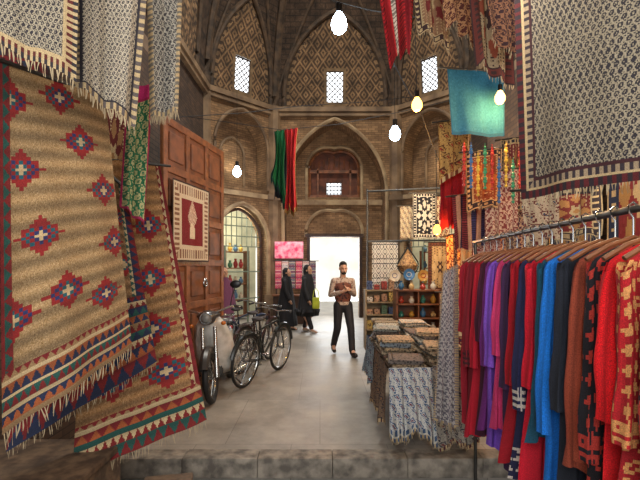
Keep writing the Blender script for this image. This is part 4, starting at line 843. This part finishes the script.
for i in range(9): a=-1.5+3*i/8; w.cyl((0,.0,.2),(.19*math.sin(a),0,-.1-.19*math.cos(a)),.008,n=5)
w.lathe((0,.02,-.1),[(.02,-.17),(.15,-.1),(.19,0),(.1,.15),(.02,.24)],20); w.out('woven_body',mat('fan_tan',(190,150,100),c2=(90,60,40),scale=30),e)
w=MB()
for x,y in((1.0,9.0),(2.75,8.5)): w.cyl((x,y,0),(x,y,3.3),.02)
w.cyl((1.0,9.0,3.25),(2.75,8.5,3.25),.02).cyl((1.0,9.0,2.2),(2.75,8.5,2.2),.018); w.out('display_stand',M_dsteel,label='tall metal frame carrying hanging textiles',cat='stand')
for i in range(6):
    c=[(160,50,40),(190,140,70),(60,90,120),(150,90,60),(200,180,140),(110,40,60)][i]; p=at(446+11*i,212+8*(i%3),6.4-.2*i)
    e=empty('cloth_bag',p,label='small woven cloth bag hanging at the stall',cat='bag',group='bags hanging at the stall')
    MB().box((0,0,0),(.2,.05,.24),bev=.024).box((0,-.02,.05),(.19,.03,.1),bev=.01).out('bag_body',mat('bag_%d'%i,c,c2=tuple(int(v*.45) for v in c),voro=30),e)
    MB().path([(-.09,0,.1),(-.06,0,.25),(0,0,.34),(.06,0,.25),(.09,0,.1)],.007,6).out('strap',mat('bag_%d'%i,c),e)
# ------------------------------------------------------------ left rear stall by the doorway
e=empty('sign_board',at(289,250,12.75),0,label='pink and white shop sign board above a stall',cat='sign')
MB().box((0,0,0),(.85,.05,.5),bev=.01).out('panel',mat('sign_pink',(206,50,96),c2=(240,200,208),scale=7,emis=.4),e); MB().box((0,.03,-.29),(.84,.03,.05)).cyl((-.38,.03,-.28),(-.38,.03,-2.1),.02).cyl((.38,.03,-.28),(.38,.03,-2.1),.02).out('frame',M_woodd,e)
cl=[[(210,60,90),(230,200,190),(60,60,110),(220,160,60)],[(220,210,200),(170,40,50),(60,90,120),(220,190,120)],[(60,80,110),(220,200,170),(170,50,50),(200,140,80)]]
for i in range(6):
    x=-1.3+.2*i; z=1.82
    cloth('small_textile','small bright textile on the stall by the doorway','cloth',V((x,12.4,z)),V((x+.18,12.4,z)),V((x+.18,12.36,z-.8)),V((x,12.36,z-.8)),p_geo(cl[i%3]),24,50,.01,1,rod=True,group='bright textiles by the doorway')
e=empty('counter',(-.85,12.42,0),label='low wooden counter beside the bright doorway',cat='counter')
MB().box((0,0,.4),(1.0,.3,.8),bev=.01).out('counter_body',M_woodd,e,smooth=False); MB().box((0,0,.82),(1.06,.36,.04)).out('counter_top',M_wood,e,smooth=False)
# ------------------------------------------------------------ camera
cam=bpy.data.cameras.new('Camera'); cam.sensor_width=36; cam.lens=36*F/640; cam.shift_y=25/640; cam.clip_start=.02
co=link(bpy.data.objects.new('Camera',cam)); co.location=(0,0,CZ); co.rotation_euler=(pi/2,0,0); sc.camera=co
